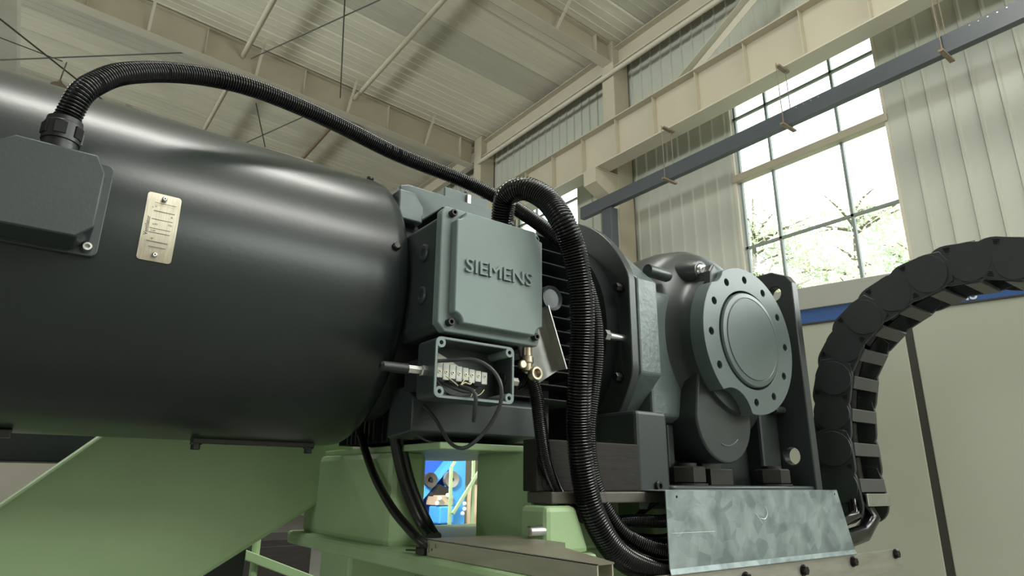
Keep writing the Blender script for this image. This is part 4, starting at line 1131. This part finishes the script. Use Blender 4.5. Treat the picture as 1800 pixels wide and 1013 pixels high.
# ================================================================ seen through the gap in the frame
bmx = thing('blue_machine', (5.0, 8.2, 0), 'bright blue machine seen through the opening under the motor', 'machine')
obj('side_panel', bx(4.95, 5.22, 8.1, 8.9, 0.0, 2.2), M['brightblue'], bmx, smooth=0, bevel=0.01)
obj('back_panel', bx(4.2, 4.95, 8.3, 8.9, 0.0, 2.4), M['deepblue'], bmx, smooth=0, bevel=0.01)
obj('diagonal_plate', prism(B(), [(4.55, 1.20), (4.95, 1.62), (4.95, 1.72), (4.55, 1.28)], 'y', 8.12, 8.3), M['brightblue'], bmx, smooth=0)
for (xx, zz, r_, m_) in ((4.62, 1.46, 0.10, 'gap'), (4.955, 1.475, 0.115, 'wheel')):
    w = obj('roller', lathe(B(), [(8.1, 0.02), (8.06, r_*0.4), (8.04, r_), (8.1, r_)], 'y', xx, zz, 28), M[m_], bmx)
    obj('hub', lathe(B(), [(8.055, 0.022), (8.03, 0.018)], 'y', xx, zz, 14), M['hole'], w)
obj('tan_box', bx(4.64, 4.90, 7.9, 8.2, 1.13, 1.26), M['tan'], bmx, smooth=0, bevel=0.01)
obj('dark_bracket', prism(B(), [(4.62, 1.26), (4.92, 1.26), (4.86, 1.36), (4.74, 1.40)], 'y', 8.0, 8.2), M['nut'], bmx, smooth=0)
obj('valve_block', bx(4.63, 4.86, 7.8, 8.1, 0.90, 1.12), M['brightblue'], bmx, smooth=0, bevel=0.02)
for (xx, zz) in ((4.62, 1.16), (4.66, 1.22), (4.78, 1.26), (4.70, 1.02), (5.06, 1.15), (5.06, 1.08), (5.03, 1.02)):
    b_ = B(); bmesh.ops.create_uvsphere(b_, u_segments=12, v_segments=8, radius=0.030, matrix=Matrix.Translation((xx, 7.86, zz)))
    obj('bright_knob', b_, M['letter'], bmx)
tag(obj('steel_drum', lathe(B(), [(0.0, 0.32), (1.34, 0.32), (1.36, 0.30), (1.40, 0.12)], 'z', 5.56, 8.3, 28), M['tan']), 'beige cylindrical tank at the right of the opening under the motor', 'tank')
gr = thing('guard_frame', (5.0, 7.4, 0), 'slim green guard frame standing in front of the blue machine', 'frame')
for p, q in (((4.54, 7.4, 0.0), (4.54, 7.4, 1.62)), ((4.885, 7.4, 0.0), (4.885, 7.4, 1.75))):
    obj('post', beam(B(), p, q, 0.035, 0.035, (1, 0, 0)), M['green'], gr, smooth=0)
obj('post', beam(B(), (4.54, 7.4, 1.62), (4.64, 7.4, 1.76), 0.03, 0.03, (0, 1, 0)), M['green'], gr, smooth=0)
obj('brace', beam(B(), (4.56, 7.36, 1.05), (5.06, 7.36, 1.72), 0.035, 0.035, (0, 1, 0)), M['green'], gr, smooth=0)
lm = thing('work_lamp', (3.3, 7.0, 0), 'work lamp on a pole lighting the blue machine, behind the green column', 'lamp')
obj('lamp_foot', lathe(B(), [(0.0, 0.22), (0.02, 0.22), (0.03, 0.05)], 'z', 3.3, 7.0, 20), M['bracket'], lm)
obj('lamp_pole', rod(B(), (3.3, 7.0, 0.02), (3.3, 7.0, 2.3), 0.018, 8), M['bracket'], lm)
obj('lamp_head', bx(3.12, 3.30, 6.8, 7.2, 2.12, 2.45), M['bracket'], lm, smooth=0, bevel=0.01)
area('work_light', (3.33, 7.0, 2.28), (0.8, 0.55, -0.35), 0.35, 0.30, 120, (1.0, 0.98, 0.93))  # lamp and stand are added only to brighten the blue machine

# lower left, under the base
st_ = thing('storage_locker', (0.9, 5.3, 0), 'dark brown storage locker far under the machine at bottom left', 'locker')
obj('body', bx(1.25, 1.95, 5.2, 5.8, 0.02, 1.02), M['brown'], st_, smooth=0, bevel=0.01)
obj('door', bx(1.30, 1.90, 5.18, 5.2, 0.1, 0.97), M['brown'], st_, smooth=0, bevel=0.006)
hr = thing('handrail', (0.9, 3.0, 0), 'pale green handrail seen below the arm at bottom left', 'railing')
obj('rail', beam(B(), (0.8030,3.2000,1.1601), (1.2487,3.2000,0.9804), 0.05, 0.04), M['green'], hr, smooth=0, bevel=0.004)
for px in (0, 1):
    q = ((0.8175,3.2200,1.0687), (0.9454,3.2200,1.1445))[px]
    obj('post', rod(B(), (q[0], q[1], 0.0), (q[0], q[1], q[2]+0.12), 0.018, 10), M['green'], hr)

# ================================================================ outside
obj('ground', bx(10.3, 60, -25, 50, -0.4, -0.15), M['ground'], smooth=0, kind='structure')
random.seed(11)
def tree(x, y, h, cr, seed, label):
    rng = random.Random(seed)
    t = thing('tree', (x, y, -0.15), label, 'tree', None)
    tr = B(); sweep(tr, [Vector((x, y, -0.15)), Vector((x+0.1, y, h*0.35)), Vector((x, y+0.15, h*0.7)), Vector((x+0.1, y, h*0.95))], [0.20, 0.16, 0.09, 0.03], 10)
    obj('trunk', tr, M['bark'], t)
    br_ = B(); tips = []
    for k in range(40):
        z = h*(0.30+0.62*rng.random()); a = rng.random()*2*PI; L = cr*(0.55+0.55*rng.random())*(1.15-0.6*z/h)
        p = Vector((x, y, z)); q = p+Vector((math.cos(a)*L, math.sin(a)*L, 0.35*L))
        sweep(br_, [p, p.lerp(q, 0.5)+Vector((0, 0, 0.1)), q], [0.05, 0.035, 0.012], 5)
        for s in (0.45, 0.65, 0.85, 1.0): tips.append(p.lerp(q, s))
    obj('branches', br_, M['bark'], t, kind='stuff')
    lf = B()
    for c in tips:
        for k in range(46):
            d = Vector((rng.gauss(0, 0.42), rng.gauss(0, 0.42), rng.gauss(0, 0.34)))
            u = Vector((rng.gauss(0, 1), rng.gauss(0, 1), rng.gauss(0, 1))).normalized()
            v = u.orthogonal().normalized(); s = 0.07+0.07*rng.random()
            o = c+d
            lf.faces.new([lf.verts.new(o-u*s), lf.verts.new(o+v*s*0.5), lf.verts.new(o+u*s), lf.verts.new(o-v*s*0.5)])
    me = bpy.data.meshes.new('foliage'); lf.to_mesh(me); lf.free()
    obj('foliage', me, M['leaf'], t, smooth=0, kind='stuff')
tree(17.5, 10.6, 10.9, 2.5, 1, 'leafy tree outside the large window, behind its left panes')
tree(19.0, 8.2, 10.2, 2.6, 2, 'leafy tree outside the large window, behind its middle panes')
tree(22.5, 7.6, 10.0, 2.7, 3, 'pale leafy tree furthest off outside, behind the lower right panes')
tree(23.0, 13.5, 10.8, 2.6, 4, 'leafy tree outside, behind the left frame of the large window')
